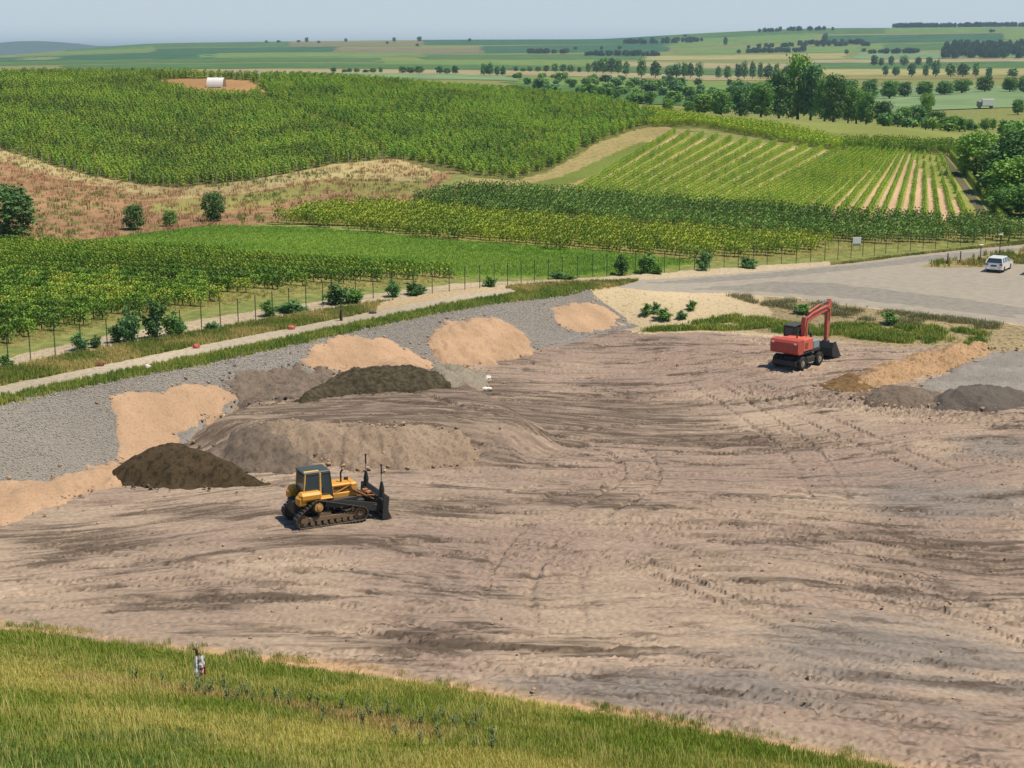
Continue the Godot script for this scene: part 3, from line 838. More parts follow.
	sheet("weedy_slope", poly(WEEDY_BANK), soil("weedy_soil", [rgb(108, 110, 66), rgb(150, 134, 106), rgb(174, 156, 126), rgb(128, 120, 84)], 6.0, 6.0), 1.0, 0.08, 0.5)
	sheet("gravel_slope", poly(PLAN.gravel_bank), soil("gravel", [rgb(110, 106, 102), rgb(138, 133, 128), rgb(160, 154, 148), rgb(124, 119, 115), rgb(146, 140, 135)], 3.2, 3.0, 0.05), 0.8, 0.07, 0.5)
	# the grassed bank below the viewer
	var bank := PackedVector2Array([Vector2(-70, 6), Vector2(60, 6), Vector2(60, 24.5)])
	for k in range(TOE.size() - 2, 0, -1):
		bank.append(Vector2(TOE[k][0], TOE[k][1]))
	bank.append(Vector2(-70, 72.5))
	sheet("grass_bank", bank, soil("bank_soil", [rgb(104, 108, 52), rgb(136, 128, 74), rgb(170, 150, 104), rgb(118, 118, 60)], 4.0, 6.0), 0.8, 0.05, 0.35)

# ------------------------------------------------------------------ the pit floor
const PX0 := -50.0
const PD0 := 40.0
const PWM := 112.0
const PHM := 96.0
const PW := 1400
const PH := 1200
var pit_h := PackedFloat32Array()

func noise_bytes(w: int, h: int, freq: float, seed_: int, warp := 0.0, octaves := 5) -> PackedByteArray:
	var fn := FastNoiseLite.new()
	fn.seed = seed_
	fn.frequency = freq
	fn.fractal_octaves = octaves
	fn.fractal_gain = 0.6
	if warp > 0.0:
		fn.domain_warp_enabled = true
		fn.domain_warp_amplitude = warp
		fn.domain_warp_frequency = freq * 0.5
	var im := fn.get_image(w, h)
	im.resize(PW, PH, Image.INTERPOLATE_CUBIC)
	return im.get_data()

func smooth_path(pts: Array, step: float) -> PackedVector2Array:
	var c := Curve2D.new()
	for i in pts.size():
		var p := Vector2(pts[i][0], pts[i][1])
		var a := Vector2(pts[maxi(i - 1, 0)][0], pts[maxi(i - 1, 0)][1])
		var b := Vector2(pts[mini(i + 1, pts.size() - 1)][0], pts[mini(i + 1, pts.size() - 1)][1])
		var t := (b - a) / 6.0
		c.add_point(p, -t, t)
	c.bake_interval = step
	return c.get_baked_points()

func press(x: float, d: float, dh: float) -> void:
	var i := int((x - PX0) / PWM * PW)
	var j := int((d - PD0) / PHM * PH)
	if i < 0 or j < 0 or i >= PW or j >= PH:
		return
	var n := j * PW + i
	pit_h[n] = clampf(pit_h[n] + dh, -0.2, 0.2)

func wheel_mark(path: PackedVector2Array, off: float, wide: float, deep: float, pitch: float, slant: float) -> void:
	var s := 0.0
	for k in path.size() - 1:
		var p := path[k]
		var q := path[k + 1]
		var dir := (q - p).normalized()
		var nrm := dir.orthogonal()
		s += p.distance_to(q)
		var fade := clampf(noise_a.get_noise_2d(p.x * 3.0, p.y * 3.0) * 2.0 + 0.9, 0.45, 1.2)
		var m := int(wide / 0.05)
		for a in m:
			var w := (a + 0.5) / m - 0.5
			var pos := p + nrm * (off + w * wide)
			var lip := smoothstep(0.36, 0.5, absf(w))
			var tread := 0.0
			if pitch > 0.0:
				tread = 1.0 if fposmod((s + absf(w) * wide * slant) / pitch, 1.0) < 0.45 else -0.6
			press(pos.x, pos.y, (-deep * (1.0 - 1.7 * lip) + tread * deep * 0.5 * (1.0 - lip)) * fade * 0.5)

func build_pit() -> void:
	pit_h.resize(PW * PH)
	for t in TRACKS:
		var path := smooth_path(t[1], 0.05)
		match t[0]:
			"d":
				for o in [-0.98, 0.98]:
					wheel_mark(path, o, 0.6, 0.07, 0.33, 0.5)
			"t":
				for o in [-1.05, 1.05]:
					wheel_mark(path, o, 0.5, 0.08, 0.28, -0.6)
			"r":
				wheel_mark(path, 0.0, 0.7, 0.11, 0.0, 0.0)
			"s":
				for o in 7:
					wheel_mark(path, (o - 3) * 0.66, 0.5, 0.24, 0.8, 0.0)
	var r2 := RandomNumberGenerator.new()
	r2.seed = 99
	for k in 260:
		# long sweeping passes first, then short scrapes
		var d := r2.randf_range(47.0, 124.0)
		var x := r2.randf_range(-0.40, 0.30) * d
		var reach := r2.randf_range(30.0, 75.0) if k < 60 else r2.randf_range(3.0, 16.0)
		var dir := r2.randf_range(-0.4, 0.4) + (-0.22 if d < 70.0 else 0.0)
		var bow := r2.randf_range(-0.02, 0.02) if k < 60 else r2.randf_range(-0.05, 0.05)
		var pts := []
		for s in 9:
			var g := dir + bow * reach * (s / 8.0 - 0.5)
			pts.append([x, d])
			x += cos(g) * reach / 8.0
			d += sin(g) * reach / 8.0
		var path := smooth_path(pts, 0.05)
		if k < 60:
			var half := 0.98 if k % 2 == 0 else 1.05
			for o in [-half, half]:
				if k % 2 == 0:
					wheel_mark(path, o, 0.58, r2.randf_range(0.03, 0.055), 0.33, 0.5)
				else:
					wheel_mark(path, o, 0.42, r2.randf_range(0.04, 0.07), 0.26, -0.6)
		else:
			wheel_mark(path, 0.0, r2.randf_range(0.15, 0.5), r2.randf_range(0.03, 0.08), 0.0, 0.0)
	# colours: what the soil is made of, streaked the way it was graded
	var streak := noise_bytes(PW / 7, PH, 0.035, 5, 20.0)
	var streak2 := noise_bytes(PW / 12, PH, 0.012, 8, 40.0)
	var fine := noise_bytes(PW / 14, PH, 0.11, 17, 10.0)
	var scratch := noise_bytes(PW / 9, PH, 0.3, 63, 4.0, 3)
	var bend := noise_bytes(PW / 8, PH / 8, 0.011, 44, 0.0, 2)
	var blot := noise_bytes(PW / 2, PH / 2, 0.012, 13)
	var grain := noise_bytes(PW, PH, 0.22, 21, 0.0, 3)
	var tan_ := Vector3(151, 134, 119)
	var pale := Vector3(172, 153, 135)
	var dark := Vector3(88, 77, 68)
	var grey := Vector3(126, 119, 114)
	var plum := Vector3(141, 123, 113)
	var sand := Vector3(188, 152, 116)
	var weight := {"k": PackedFloat32Array(), "g": PackedFloat32Array(), "p": PackedFloat32Array()}
	var cw := 200
	var ch := 160
	for key in weight:
		weight[key].resize(cw * ch)
	for b in PATCHES:
		var w: PackedFloat32Array = weight[b[0]]
		for j in ch:
			var ed: float = (PD0 + PHM * (j + 0.5) / ch - b[2]) / b[4]
			if absf(ed) > 2.2:
				continue
			for i in cw:
				var ex: float = (PX0 + PWM * (i + 0.5) / cw - b[1]) / b[3]
				var q := ex * ex + ed * ed
				if q < 5.0:
					w[j * cw + i] = maxf(w[j * cw + i], exp(-q * 0.8))
		weight[b[0]] = w
	var toe_d := PackedFloat32Array()
	for i in PW:
		toe_d.append(line_at(PX0 + PWM * (i + 0.5) / PW, TOE))
	var wk: PackedFloat32Array = weight["k"]
	var wg: PackedFloat32Array = weight["g"]
	var wp: PackedFloat32Array = weight["p"]
	var out := PackedByteArray()
	out.resize(PW * PH * 3)
	var hb := PackedByteArray()
	hb.resize(PW * PH)
	for j in PH:
		var jc := mini(j * ch / PH, ch - 1) * cw
		var d := PD0 + PHM * (j + 0.5) / PH
		for i in PW:
			var n := j * PW + i
			var nb := clampi(j + int((bend[n] - 128) * 0.6), 0, PH - 1) * PW + i
			var s := (streak[nb] - 128) / 80.0
			var s2 := (streak2[nb] - 128) / 80.0
			var fi := (fine[nb] - 128) / 80.0
			var sc := (scratch[nb] - 128) / 80.0
			var bl := (blot[n] - 128) / 80.0
			var gr := (grain[n] - 128) / 128.0
			var m := jc + mini(i * cw / PW, cw - 1)
			var c := tan_.lerp(pale, clampf(0.45 + 0.5 * s2 + 0.2 * s - 0.35 * fi, 0.0, 1.0))
			c = c.lerp(plum, clampf(0.25 + 0.5 * bl + wp[m] * 0.8, 0.0, 0.85))
			c = c.lerp(grey, clampf(wg[m] * 1.5 - 0.35 + 0.55 * s + 0.3 * bl, 0.0, 0.85))
			var k := clampf(wk[m] * 1.9 - 0.3 + 0.7 * s + 0.3 * s2, 0.0, 0.88) + clampf(s * 0.8 + bl * 0.35 - 0.36, 0.0, 0.4)
			k *= clampf(0.72 + 0.45 * fi + 0.5 * sc + 0.5 * gr, 0.2, 1.3)
			k += clampf(fi * 0.75 + s * 0.3 - 0.26, 0.0, 0.5) + clampf(sc * 0.9 + bl * 0.5 + s * 0.3 - 0.42, 0.0, 0.6)
			c = c.lerp(dark, clampf(k, 0.0, 0.9))
			var e := d - toe_d[i]
			if e < 2.2:
				c = c.lerp(sand, clampf((1.6 - e) * 0.9 + s * 0.5, 0.0, 0.85))
			c *= 1.0 + 0.13 * gr + clampf(-k, 0.0, 0.3) * 0.25
			out[3 * n] = clampi(int(c.x), 0, 255)
			out[3 * n + 1] = clampi(int(c.y), 0, 255)
			out[3 * n + 2] = clampi(int(c.z), 0, 255)
			var nh := clampi(j + int((bend[n] - 128) * 0.8) + 137, 0, PH - 1) * PW + (PW - 1 - i)
			pit_h[n] += s * 0.01 + bl * 0.02 + (fine[nh] - 128) / 80.0 * 0.018 + clampf((scratch[nh] - 150) / 80.0, 0.0, 0.6) * 0.05
			hb[n] = clampi(int(128.0 + pit_h[n] * 300.0 + gr * 4.0), 0, 255)
	var m := StandardMaterial3D.new()
	m.resource_name = "graded_earth"
	m.albedo_texture = ImageTexture.create_from_image(Image.create_from_data(PW, PH, false, Image.FORMAT_RGB8, out))
	m.heightmap_enabled = true
	m.heightmap_texture = ImageTexture.create_from_image(Image.create_from_data(PW, PH, false, Image.FORMAT_L8, hb))
	m.heightmap_scale = 8.0
	m.roughness = 1.0
	m.metallic_specular = 0.2
	m.texture_repeat = false
	mats["graded_earth"] = m
	# the floor itself, ruts and ridges in the mesh
	var cell := 0.15
	var nx := int(PWM / cell)
	var nd := int((PHM - 2.0) / cell)
	var idx := PackedInt32Array()
	idx.resize(nx * nd)
	idx.fill(-1)
	var v := PackedVector3Array()
	var nn := PackedVector3Array()
	var uv := PackedVector2Array()
	var ix := PackedInt32Array()
	for j in nd:
		var d := PD0 + 0.5 + j * cell
		for i in nx:
			var x := PX0 + 0.3 + i * cell
			if absf(x) > 0.40 * d + 3.0 or d > line_at(x, RIM) - 1.5 or d < line_at(x, TOE) - 1.2:
				continue
			var g := ground_at(x, d)
			if g > 1.8 and d > 88.0:
				continue
			var keep := 1.0
			if g > 0.1 and on_terrace[roundi((d - ND0) / NSTEP) * NW + roundi((x - NX0) / NSTEP)] == 0:
				keep = 1.0 - smoothstep(0.1, 0.4, g)
			var pi_ := clampi(int((x - PX0) / PWM * PW), 1, PW - 2)
			var pj := clampi(int((d - PD0) / PHM * PH), 1, PH - 2)
			var n := pj * PW + pi_
			idx[j * nx + i] = v.size()
			v.append(Vector3(x, g + pit_h[n] * keep - (1.0 - keep) * 0.2, -d))
			var sx := (pit_h[n + 1] - pit_h[n - 1]) / (2.0 * PWM / PW) + (ground_at(x + 0.4, d) - ground_at(x - 0.4, d)) / 0.8
			var sd := (pit_h[n + PW] - pit_h[n - PW]) / (2.0 * PHM / PH) + (ground_at(x, d + 0.4) - ground_at(x, d - 0.4)) / 0.8
			nn.append(Vector3(-sx, 1.0, sd).normalized())
			uv.append(Vector2((x - PX0) / PWM, (d - PD0) / PHM))
	for j in nd - 1:
		for i in nx - 1:
			var a := idx[j * nx + i]
			var b := idx[j * nx + i + 1]
			var c := idx[(j + 1) * nx + i + 1]
			var e := idx[(j + 1) * nx + i]
			if a >= 0 and b >= 0 and c >= 0 and e >= 0:
				ix.append_array([a, c, b, a, e, c])
	var arr := []
	arr.resize(Mesh.ARRAY_MAX)
	arr[Mesh.ARRAY_VERTEX] = v
	arr[Mesh.ARRAY_NORMAL] = nn
	arr[Mesh.ARRAY_TEX_UV] = uv
	arr[Mesh.ARRAY_INDEX] = ix
	var am := ArrayMesh.new()
	am.add_surface_from_arrays(Mesh.PRIMITIVE_TRIANGLES, arr)
	structure(put(am, "pit_ground", m))
	# clods and stones lying about
	var xf := []
	var cols := []
	for k in 2200:
		var d := r2.randf_range(46.0, 124.0)
		var x := r2.randf_range(-0.38, 0.38) * d
		if d > line_at(x, RIM) - 7.0 or d < line_at(x, TOE) + 0.3 or noise_a.get_noise_2d(x * 2.0, d * 2.0) < r2.randf_range(-0.5, 0.4):
			continue
		var s := 0.025 + 0.07 * pow(r2.randf(), 4.0)
		xf.append(Transform3D(Basis.from_euler(Vector3(r2.randf() * TAU, r2.randf() * TAU, 0)).scaled(Vector3(s * 1.3, s * 0.8, s)), spot(x, d, s * 0.3)))
		cols.append(lin(132, 114, 98).lerp(lin(184, 160, 136), r2.randf()))
	stuff("earth_clods", stone_mesh(3), stone_mat(), xf, cols, "loose clods of earth scattered over the pit floor", "clods")

func stone_mesh(seed_: int) -> ArrayMesh:
	var r := RandomNumberGenerator.new()
	r.seed = seed_
	var pts := []
	var rings := [[-1.0, 0.0], [-0.45, 0.85], [0.45, 0.8], [1.0, 0.0]]
	var mb := MB.new()
	for g in rings:
		var row := []
		for k in 6:
			var a := TAU * k / 6.0 + r.randf_range(-0.2, 0.2)
			var q: float = g[1] * r.randf_range(0.75, 1.2)
			row.append(Vector3(cos(a) * q, g[0] * r.randf_range(0.8, 1.1), sin(a) * q))
		pts.append(row)
	for j in 3:
		for k in 6:
			var a: Vector3 = pts[j][k]
			var b: Vector3 = pts[j][(k + 1) % 6]
			var c: Vector3 = pts[j + 1][(k + 1) % 6]
			var e: Vector3 = pts[j + 1][k]
			if j > 0:
				mb.tri(a, c, b)
			if j < 2:
				mb.tri(a, e, c)
	return mb.mesh()

func stone_mat() -> StandardMaterial3D:
	var m := paint("stone", Color.WHITE, 0.95)
	m.vertex_color_use_as_albedo = true
	return m

# ------------------------------------------------------------------ heaps
# how high a dumped heap lies at a point: it rises from its outline at the angle of repose
func heap_height(x: float, d: float, ring: Array, outline: PackedVector2Array, top: float, slope: float) -> float:
	var wx := x + noise_b.get_noise_2d(x * 1.7, d * 1.7) * 0.5 + noise_b.get_noise_2d(x * 6.0, d * 6.0) * 0.12
	var wd := d + noise_b.get_noise_2d(x * 1.7 + 50.0, d * 1.7) * 0.5
	var away := to_line(wx, wd, ring).x
	if not Geometry2D.is_point_in_polygon(Vector2(wx, wd), outline):
		return maxf(-1.0, -away * 0.9)
	away *= 1.0 + 0.5 * noise_b.get_noise_2d(x * 0.9 + 20.0, d * 0.9)
	return top * (1.0 - exp(-slope * away / top))

func heap(called: String, outline_: Array, top: float, slope: float, mat: Material, label: String, category: String, rough := 0.06) -> MeshInstance3D:
	var outline: PackedVector2Array = Geometry2D.offset_polygon(poly(outline_), 0.35, Geometry2D.JOIN_ROUND)[0]
	var ring := []
	for q in outline:
		ring.append([q.x, q.y])
	ring.append(ring[0])
	var lo := Vector2(1e9, 1e9)
	var hi := -lo
	for q in outline:
		lo = lo.min(q - Vector2(1.6, 1.6))
		hi = hi.max(q + Vector2(1.6, 1.6))
	var cell := 0.16
	var nx := int((hi.x - lo.x) / cell)
	var nd := int((hi.y - lo.y) / cell)
	var at := Vector3((lo.x + hi.x) * 0.5, 0, -(lo.y + hi.y) * 0.5)
	at.y = ground_at(at.x, -at.z)
	var hs := PackedFloat32Array()
	hs.resize(nx * nd)
	for j in nd:
		for i in nx:
			var x := lo.x + i * cell
			var d := lo.y + j * cell
			var h := heap_height(x, d, ring, outline, top, slope)
			if h > -0.5:
				h += rough * (noise_b.get_noise_2d(x * 9.0, d * 9.0) * 0.8 + noise_b.get_noise_2d(x * 3.5 + 40.0, d * 3.5) * 1.5 + noise_b.get_noise_2d(x * 1.4 + 80.0, d * 1.4) * 2.0)
			hs[j * nx + i] = h
	var mb := MB.new()
	var idx := PackedInt32Array()
	idx.resize(nx * nd)
	for j in range(1, nd - 1):
		for i in range(1, nx - 1):
			idx[j * nx + i] = -1
			var h := hs[j * nx + i]
			if h < -0.7:
				continue
			var x := lo.x + i * cell
			var d := lo.y + j * cell
			var g := ground_at(x, d)
			var e := 0.3
			var nrm := Vector3(-(hs[j * nx + i + 1] - hs[j * nx + i - 1]) / (2.0 * cell) - (ground_at(x + e, d) - ground_at(x - e, d)) / (2.0 * e), 1.0, (hs[(j + 1) * nx + i] - hs[(j - 1) * nx + i]) / (2.0 * cell) + (ground_at(x, d + e) - ground_at(x, d - e)) / (2.0 * e))
			var t := 0.9 + 0.1 * clampf(noise_a.get_noise_2d(x * 8.0, d * 8.0) * 2.0, -1.0, 1.0)
			mb.col = Color(t, t, t)
			idx[j * nx + i] = mb.vert(Vector3(x, g + h + 0.06, -d) - at, nrm.normalized(), Vector2(x, d))
	for j in range(1, nd - 2):
		for i in range(1, nx - 2):
			var a := idx[j * nx + i]
			var b := idx[j * nx + i + 1]
			var c := idx[(j + 1) * nx + i + 1]
			var f := idx[(j + 1) * nx + i]
			if a >= 0 and b >= 0 and c >= 0 and f >= 0:
				mb.ix.append_array([a, c, b, a, f, c])
	var o := put(mb.mesh(), called, mat)
	o.position = at
	tag(o, label, category)
	return o

func build_heaps() -> void:
	var sand := soil("orange_sand", [rgb(168, 138, 112), rgb(178, 148, 121), rgb(186, 157, 130), rgb(172, 142, 115)], 5.0, 5.0, 0.03)
	var tan_ := soil("tan_earth", [rgb(124, 108, 95), rgb(142, 124, 108), rgb(154, 136, 118), rgb(132, 115, 100)], 5.0, 5.0, 0.018)
	var dark := soil("dark_earth", [rgb(52, 46, 36), rgb(70, 60, 46), rgb(84, 70, 52), rgb(60, 56, 44)], 5.0, 5.0, 0.018)
	var grey := soil("grey_earth", [rgb(98, 88, 79), rgb(114, 102, 92), rgb(128, 114, 102), rgb(104, 93, 84)], 5.0, 5.0, 0.018)
	var olive := soil("olive_earth", [rgb(58, 54, 42), rgb(74, 68, 54), rgb(96, 86, 70)], 5.0, 5.0, 0.018)
	var stone := soil("grey_stone", [rgb(116, 111, 106), rgb(138, 132, 126), rgb(156, 149, 142), rgb(126, 120, 114)], 3.0, 6.0, 0.03)
	var brown := soil("brown_earth", [rgb(100, 78, 52), rgb(122, 98, 68), rgb(136, 110, 80)], 5.0, 5.0, 0.018)
	heap("earth_heap", HEAPS.dark_heap, 3.0, 0.95, dark, "dark brown heap of earth with a long tail, beside orange sand", "heap")
	heap("earth_heap", HEAPS.grey_heap, 1.5, 0.55, grey, "grey brown heap tucked behind the dark brown one", "heap", 0.09)
	heap("earth_heap", HEAPS.bank_heap, 0.8, 0.5, grey, "cloddy grey heap lying against the gravel slope", "heap", 0.16)
	heap("sand_heap", HEAPS.sand_spill, 0.3, 0.4, sand, "orange sand spilled down the gravel slope above the dark heap", "sand", 0.03)
	heap("sand_heap", HEAPS.sand_fan, 0.6, 0.4, sand, "low orange sand heap on gravel slope behind the olive heap", "sand", 0.08)
	heap("sand_heap", HEAPS.sand_cliff, 1.5, 0.6, sand, "tallest orange sand heap with a steep scarred face", "sand", 0.14)
	heap("sand_heap", HEAPS.sand_patch, 0.4, 0.35, sand, "small patch of orange sand where the gravel slope ends", "sand", 0.05)
	heap("sand_heap", HEAPS.toe_sand, 0.5, 0.5, sand, "strip of orange sand along the foot of the gravel slope", "sand", 0.1)
	heap("earth_heap", HEAPS.olive_heap, 0.95, 0.55, olive, "dark olive heap with a wavy crest below orange sand", "heap", 0.12)
	heap("earth_heap", HEAPS.tan_heap_a, 0.5, 0.4, tan_, "tan lumpy heap right behind the grey brown heap", "heap", 0.14)
	heap("earth_heap", HEAPS.tan_heap_b, 0.4, 0.4, tan_, "low tan heap behind the yellow bulldozer's cab", "heap", 0.14)
	heap("earth_heap", HEAPS.tan_heap_c, 0.9, 0.5, tan_, "rounded tan heap beyond the bulldozer's blade masts", "heap", 0.1)
	heap("rubble_heap", HEAPS.rubble_heap, 0.7, 0.45, soil("pale_rubble", [rgb(112, 104, 92), rgb(142, 134, 120), rgb(160, 150, 136)], 2.5, 8.0, 0.04), "pale grey rubble heap next to the white debris", "heap", 0.14)
	heap("sand_heap", HEAPS.sand_ridge, 1.5, 0.6, soil("ridge_sand", [rgb(140, 112, 84), rgb(168, 136, 104), rgb(184, 154, 122), rgb(150, 120, 92)], 4.0, 8.0), "long sand ridge with pale spurs beyond the excavator's bucket", "sand", 0.16)
	heap("earth_heap", HEAPS.brown_heap, 0.9, 0.5, brown, "small brown heap at the end of the long sand ridge", "heap", 0.06)
	heap("gravel_heap", HEAPS.gravel_pad, 0.45, 0.2, stone, "broad pad of grey gravel behind the dark stone heaps", "gravel", 0.05)
	heap("stone_heap", HEAPS.stone_heap_a, 1.0, 0.45, grey, "low grey heap in front of the small brown heap", "heap", 0.1)
	heap("stone_heap", HEAPS.stone_heap_b, 1.6, 0.6, soil("dark_stone", [rgb(82, 76, 71), rgb(100, 93, 88), rgb(116, 109, 103)], 2.4, 10.0, 0.05), "dark grey twin topped heap of stone on the graded floor", "heap", 0.12)
	var cx := []
	var cc := []
	for key in HEAPS:
		var tone: Color = {"dark_heap": lin(84, 70, 54), "olive_heap": lin(84, 78, 62), "bank_heap": lin(122, 110, 98), "grey_heap": lin(122, 110, 98)}.get(key, lin(172, 146, 120))
		var r: Array = HEAPS[key]
		for k in 170:
			var e := rng.randi_range(0, r.size() - 1)
			var q := Vector2(r[e][0], r[e][1]).lerp(Vector2(r[(e + 1) % r.size()][0], r[(e + 1) % r.size()][1]), rng.randf()) + Vector2(rng.randfn(), rng.randfn()) * 0.55
			var s := 0.03 + 0.12 * pow(rng.randf(), 3.0)
			cx.append(Transform3D(Basis.from_euler(Vector3(rng.randf() * TAU, rng.randf() * TAU, 0)).scaled(Vector3(s * 1.2, s * 0.85, s)), spot(q.x, q.y, 0.1 + s * 0.3)))
			cc.append(tone * rng.randf_range(0.75, 1.15))
	stuff("heap_clods", stone_mesh(12), stone_mat(), cx, cc, "clods and stones rolled down around the feet of the heaps", "clods")
	# loose stones of the gravel slope
	var gp := poly(PLAN.gravel_bank)
	var xf := []
	var cols := []
	while xf.size() < 32000:
		var d := rng.randf_range(74.0, 135.0)
		var x := rng.randf_range(-33.0, 12.0)
		if not Geometry2D.is_point_in_polygon(Vector2(x, d), gp):
			continue
		var s := rng.randf_range(0.02, 0.046)
		xf.append(Transform3D(Basis.from_euler(Vector3(rng.randf() * TAU, rng.randf() * TAU, 0)).scaled(Vector3(s * 1.4, s, s)), spot(x, d, 0.07 + s * 0.4)))
		cols.append(lin(134, 130, 127).lerp(lin(182, 177, 172), rng.randf()))
	stuff("gravel_stones", stone_mesh(7), stone_mat(), xf, cols, "crushed grey stones covering the long slope below the road", "gravel")

# ------------------------------------------------------------------ far country
# [azimuth 0, azimuth 1, near, far, slant, kind] - azimuth in thousandths
const FIELDS := [
	[230, 420, 560, 800, 20, "pale"], [245, 420, 800, 960, 0, "pale"], [150, 400, 1280, 1560, 60, "ochre"], [200, 420, 1560, 1800, 0, "straw"],
	[-260, 0, 900, 1130, 80, "pale"], [0, 190, 620, 900, 0, "green"], [0, 200, 900, 1150, 0, "lime"], [-240, -20, 1150, 1420, 0, "beige"], [-20, 190, 1180, 1420, 60, "beige"], [-300, 0, 1500, 1850, 0, "green"],
	[0, 170, 1500, 1760, 0, "green"], [-350, -90, 1900, 2250, 50, "green"], [-90, 60, 1800, 2150, 0, "lime"], [60, 200, 1850, 2100, -40, "beige"], [200, 400, 1850, 2120, 0, "green"],
	[190, 420, 2130, 2260, 0, "beige"], [-420, -200, 2300, 2800, 0, "teal"], [-210, -60, 2300, 2650, 100, "lime"], [-60, 90, 2250, 2600, 0, "green"], [90, 230, 2250, 2480, 60, "straw"], [230, 420, 2300, 2560, 0, "pale"],
	[-330, -240, 2900, 3500, 0, "lime"], [-240, -120, 2700, 3200, 60, "teal"], [-120, -20, 2700, 3150, 0, "brown"], [-20, 110, 2700, 3300, 100, "teal"], [110, 250, 2600, 2950, 0, "lime"], [250, 420, 2650, 3000, 0, "green"],
	[-300, -150, 3300, 3900, 0, "green"], [-150, -60, 3300, 3700, 0, "brown"], [-60, 100, 3400, 3950, 0, "teal"], [100, 210, 3050, 3500, 100, "lime"], [210, 330, 3050, 3450, 0, "teal"], [330, 430, 3100, 3500, 0, "lime"],
	[100, 250, 3550, 4000, 0, "green"], [250, 430, 3550, 3980, 0, "lime"], [-340, -300, 2400, 2700, 0, "straw"],
]

func build_far_fields() -> void:
	var kinds := {
		"pale": [rgb(112, 138, 96), rgb(124, 148, 106), rgb(132, 154, 112)], "ochre": [rgb(136, 128, 76), rgb(152, 142, 86), rgb(120, 120, 66)],
		"straw": [rgb(160, 156, 104), rgb(170, 166, 112), rgb(150, 150, 96)], "beige": [rgb(160, 148, 112), rgb(170, 158, 122), rgb(150, 142, 104)],
		"green": [rgb(72, 108, 58), rgb(84, 118, 64), rgb(94, 124, 70)], "teal": [rgb(54, 94, 62), rgb(64, 104, 68), rgb(74, 110, 72)],
		"lime": [rgb(104, 132, 66), rgb(116, 142, 74), rgb(126, 148, 82)], "brown": [rgb(126, 120, 86), rgb(136, 128, 94), rgb(116, 116, 78)]}
	for q in FIELDS:
		var a0: float = q[0] / 1000.0
		var a1: float = q[1] / 1000.0
		var p := PackedVector2Array()
		for s in 5:
			var a := lerpf(a0, a1, s / 4.0)
			p.append(Vector2(a * q[2], q[2] + q[4] * s / 4.0))
		for s in 5:
			var a := lerpf(a1, a0, s / 4.0)
			p.append(Vector2(a * q[3], q[3] + q[4] * (1.0 - s / 4.0)))
		sheet("field", p, soil("far_" + q[5], kinds[q[5]], 130.0, 0.0, 0.012, 256), 36.0, 0.25, 12.0)
	# blue hills on the skyline
	var mb := MB.new()
	var fn := FastNoiseLite.new()
	fn.seed = 77
	fn.frequency = 0.0012
	var last := []
	for i in 60:
		var x := -7000.0 + i * 130.0
		var top := 115.0 * smoothstep(-1000.0, -3600.0, x) * (0.8 + 0.35 * fn.get_noise_1d(x)) + 20.0
		var row := []
		for k in 6:
			var s := k / 5.0
			row.append(mb.vert(Vector3(x, -20.0 + (top + 20.0) * sin(s * PI * 0.5), -9000.0 - 1200.0 * s), Vector3(0, 0.8, 0.6), Vector2(x, k * 400.0)))
		if i > 0:
			for k in 5:
				mb.ix.append_array([last[k], row[k + 1], row[k], last[k], last[k + 1], row[k + 1]])
		last = row
	structure(put(mb.mesh(), "hills", soil("far_wood", [rgb(58, 76, 54), rgb(74, 92, 62), rgb(92, 106, 72)], 900.0)))

# ------------------------------------------------------------------ vines
func vine_mesh(seed_: int, n: int, leaf: float, long: float, wide: float, low: float, high: float, stem: bool, shoots := true) -> ArrayMesh:
	var r := RandomNumberGenerator.new()
	r.seed = seed_
	var mb := MB.new()
	if stem:
		mb.col = Color(0.75, 0.5, 0.42)
		mb.rod(Vector3(0, -0.1, 0), Vector3(r.randf_range(-0.06, 0.06), low + 0.3, 0), 0.045, 0.03, 5, false)
	for k in n:
		# each leaf has a green of its own, drawn at random
		mb.col = Color(r.randf_range(0.72, 1.0), r.randf_range(0.86, 1.0), r.randf_range(0.65, 1.0))
		var y := lerpf(low, high, pow(r.randf(), 0.75))
		var w := wide * (0.65 + 0.5 * sin(PI * clampf((y - low) / (high - low), 0.0, 1.0)))
		var p := Vector3(r.randf_range(-0.5, 0.5) * long, y, r.randfn(0.0, 0.3) * w)
		if shoots and k % 9 == 0:
			p.y = high + r.randf_range(-0.05, 0.28)
		var s := leaf * r.randf_range(0.7, 1.3)
		var dir := Vector3(r.randf_range(-1, 1), r.randf_range(-0.7, 0.9), r.randf_range(-1, 1)).normalized()
		var side := dir.cross(Vector3(r.randf_range(-1, 1), r.randf_range(-1, 1), r.randf_range(-1, 1))).normalized()
		mb.kite(p - dir * s * 0.5, dir * s, side * s * 0.95)
	return mb.mesh()

func tinted(called: String, col: Color) -> StandardMaterial3D:
	if mats.has(called):
		return mats[called]
	var m: StandardMaterial3D = leafy("leaf_base").duplicate()
	m.resource_name = called
	m.albedo_color = col
	mats[called] = m
	return m

# [plot, row angle, between rows, in the row, dark, light, yellow, share of yellow, size]
func plant_rows(plot: String, angle: float, rows: float, step: float, loose := 0.08) -> Array:
	var p := poly(VINE_PLOTS[plot])
	var c := Vector2.ZERO
	for q in p:
		c += q / p.size()
	var far := 0.0
	for q in p:
		far = maxf(far, q.distance_to(c))
	var along := Vector2.from_angle(deg_to_rad(angle))
	var across := along.orthogonal()
	var out := []
	for i in range(-int(far / rows), int(far / rows) + 1):
		for j in range(-int(far / step), int(far / step) + 1):
			var q := c + across * (i * rows) + along * (j * step + rng.randf_range(-0.3, 0.3)) + across * rng.randfn(0.0, loose)
			if Geometry2D.is_point_in_polygon(q, p):
				out.append(q)
	return out

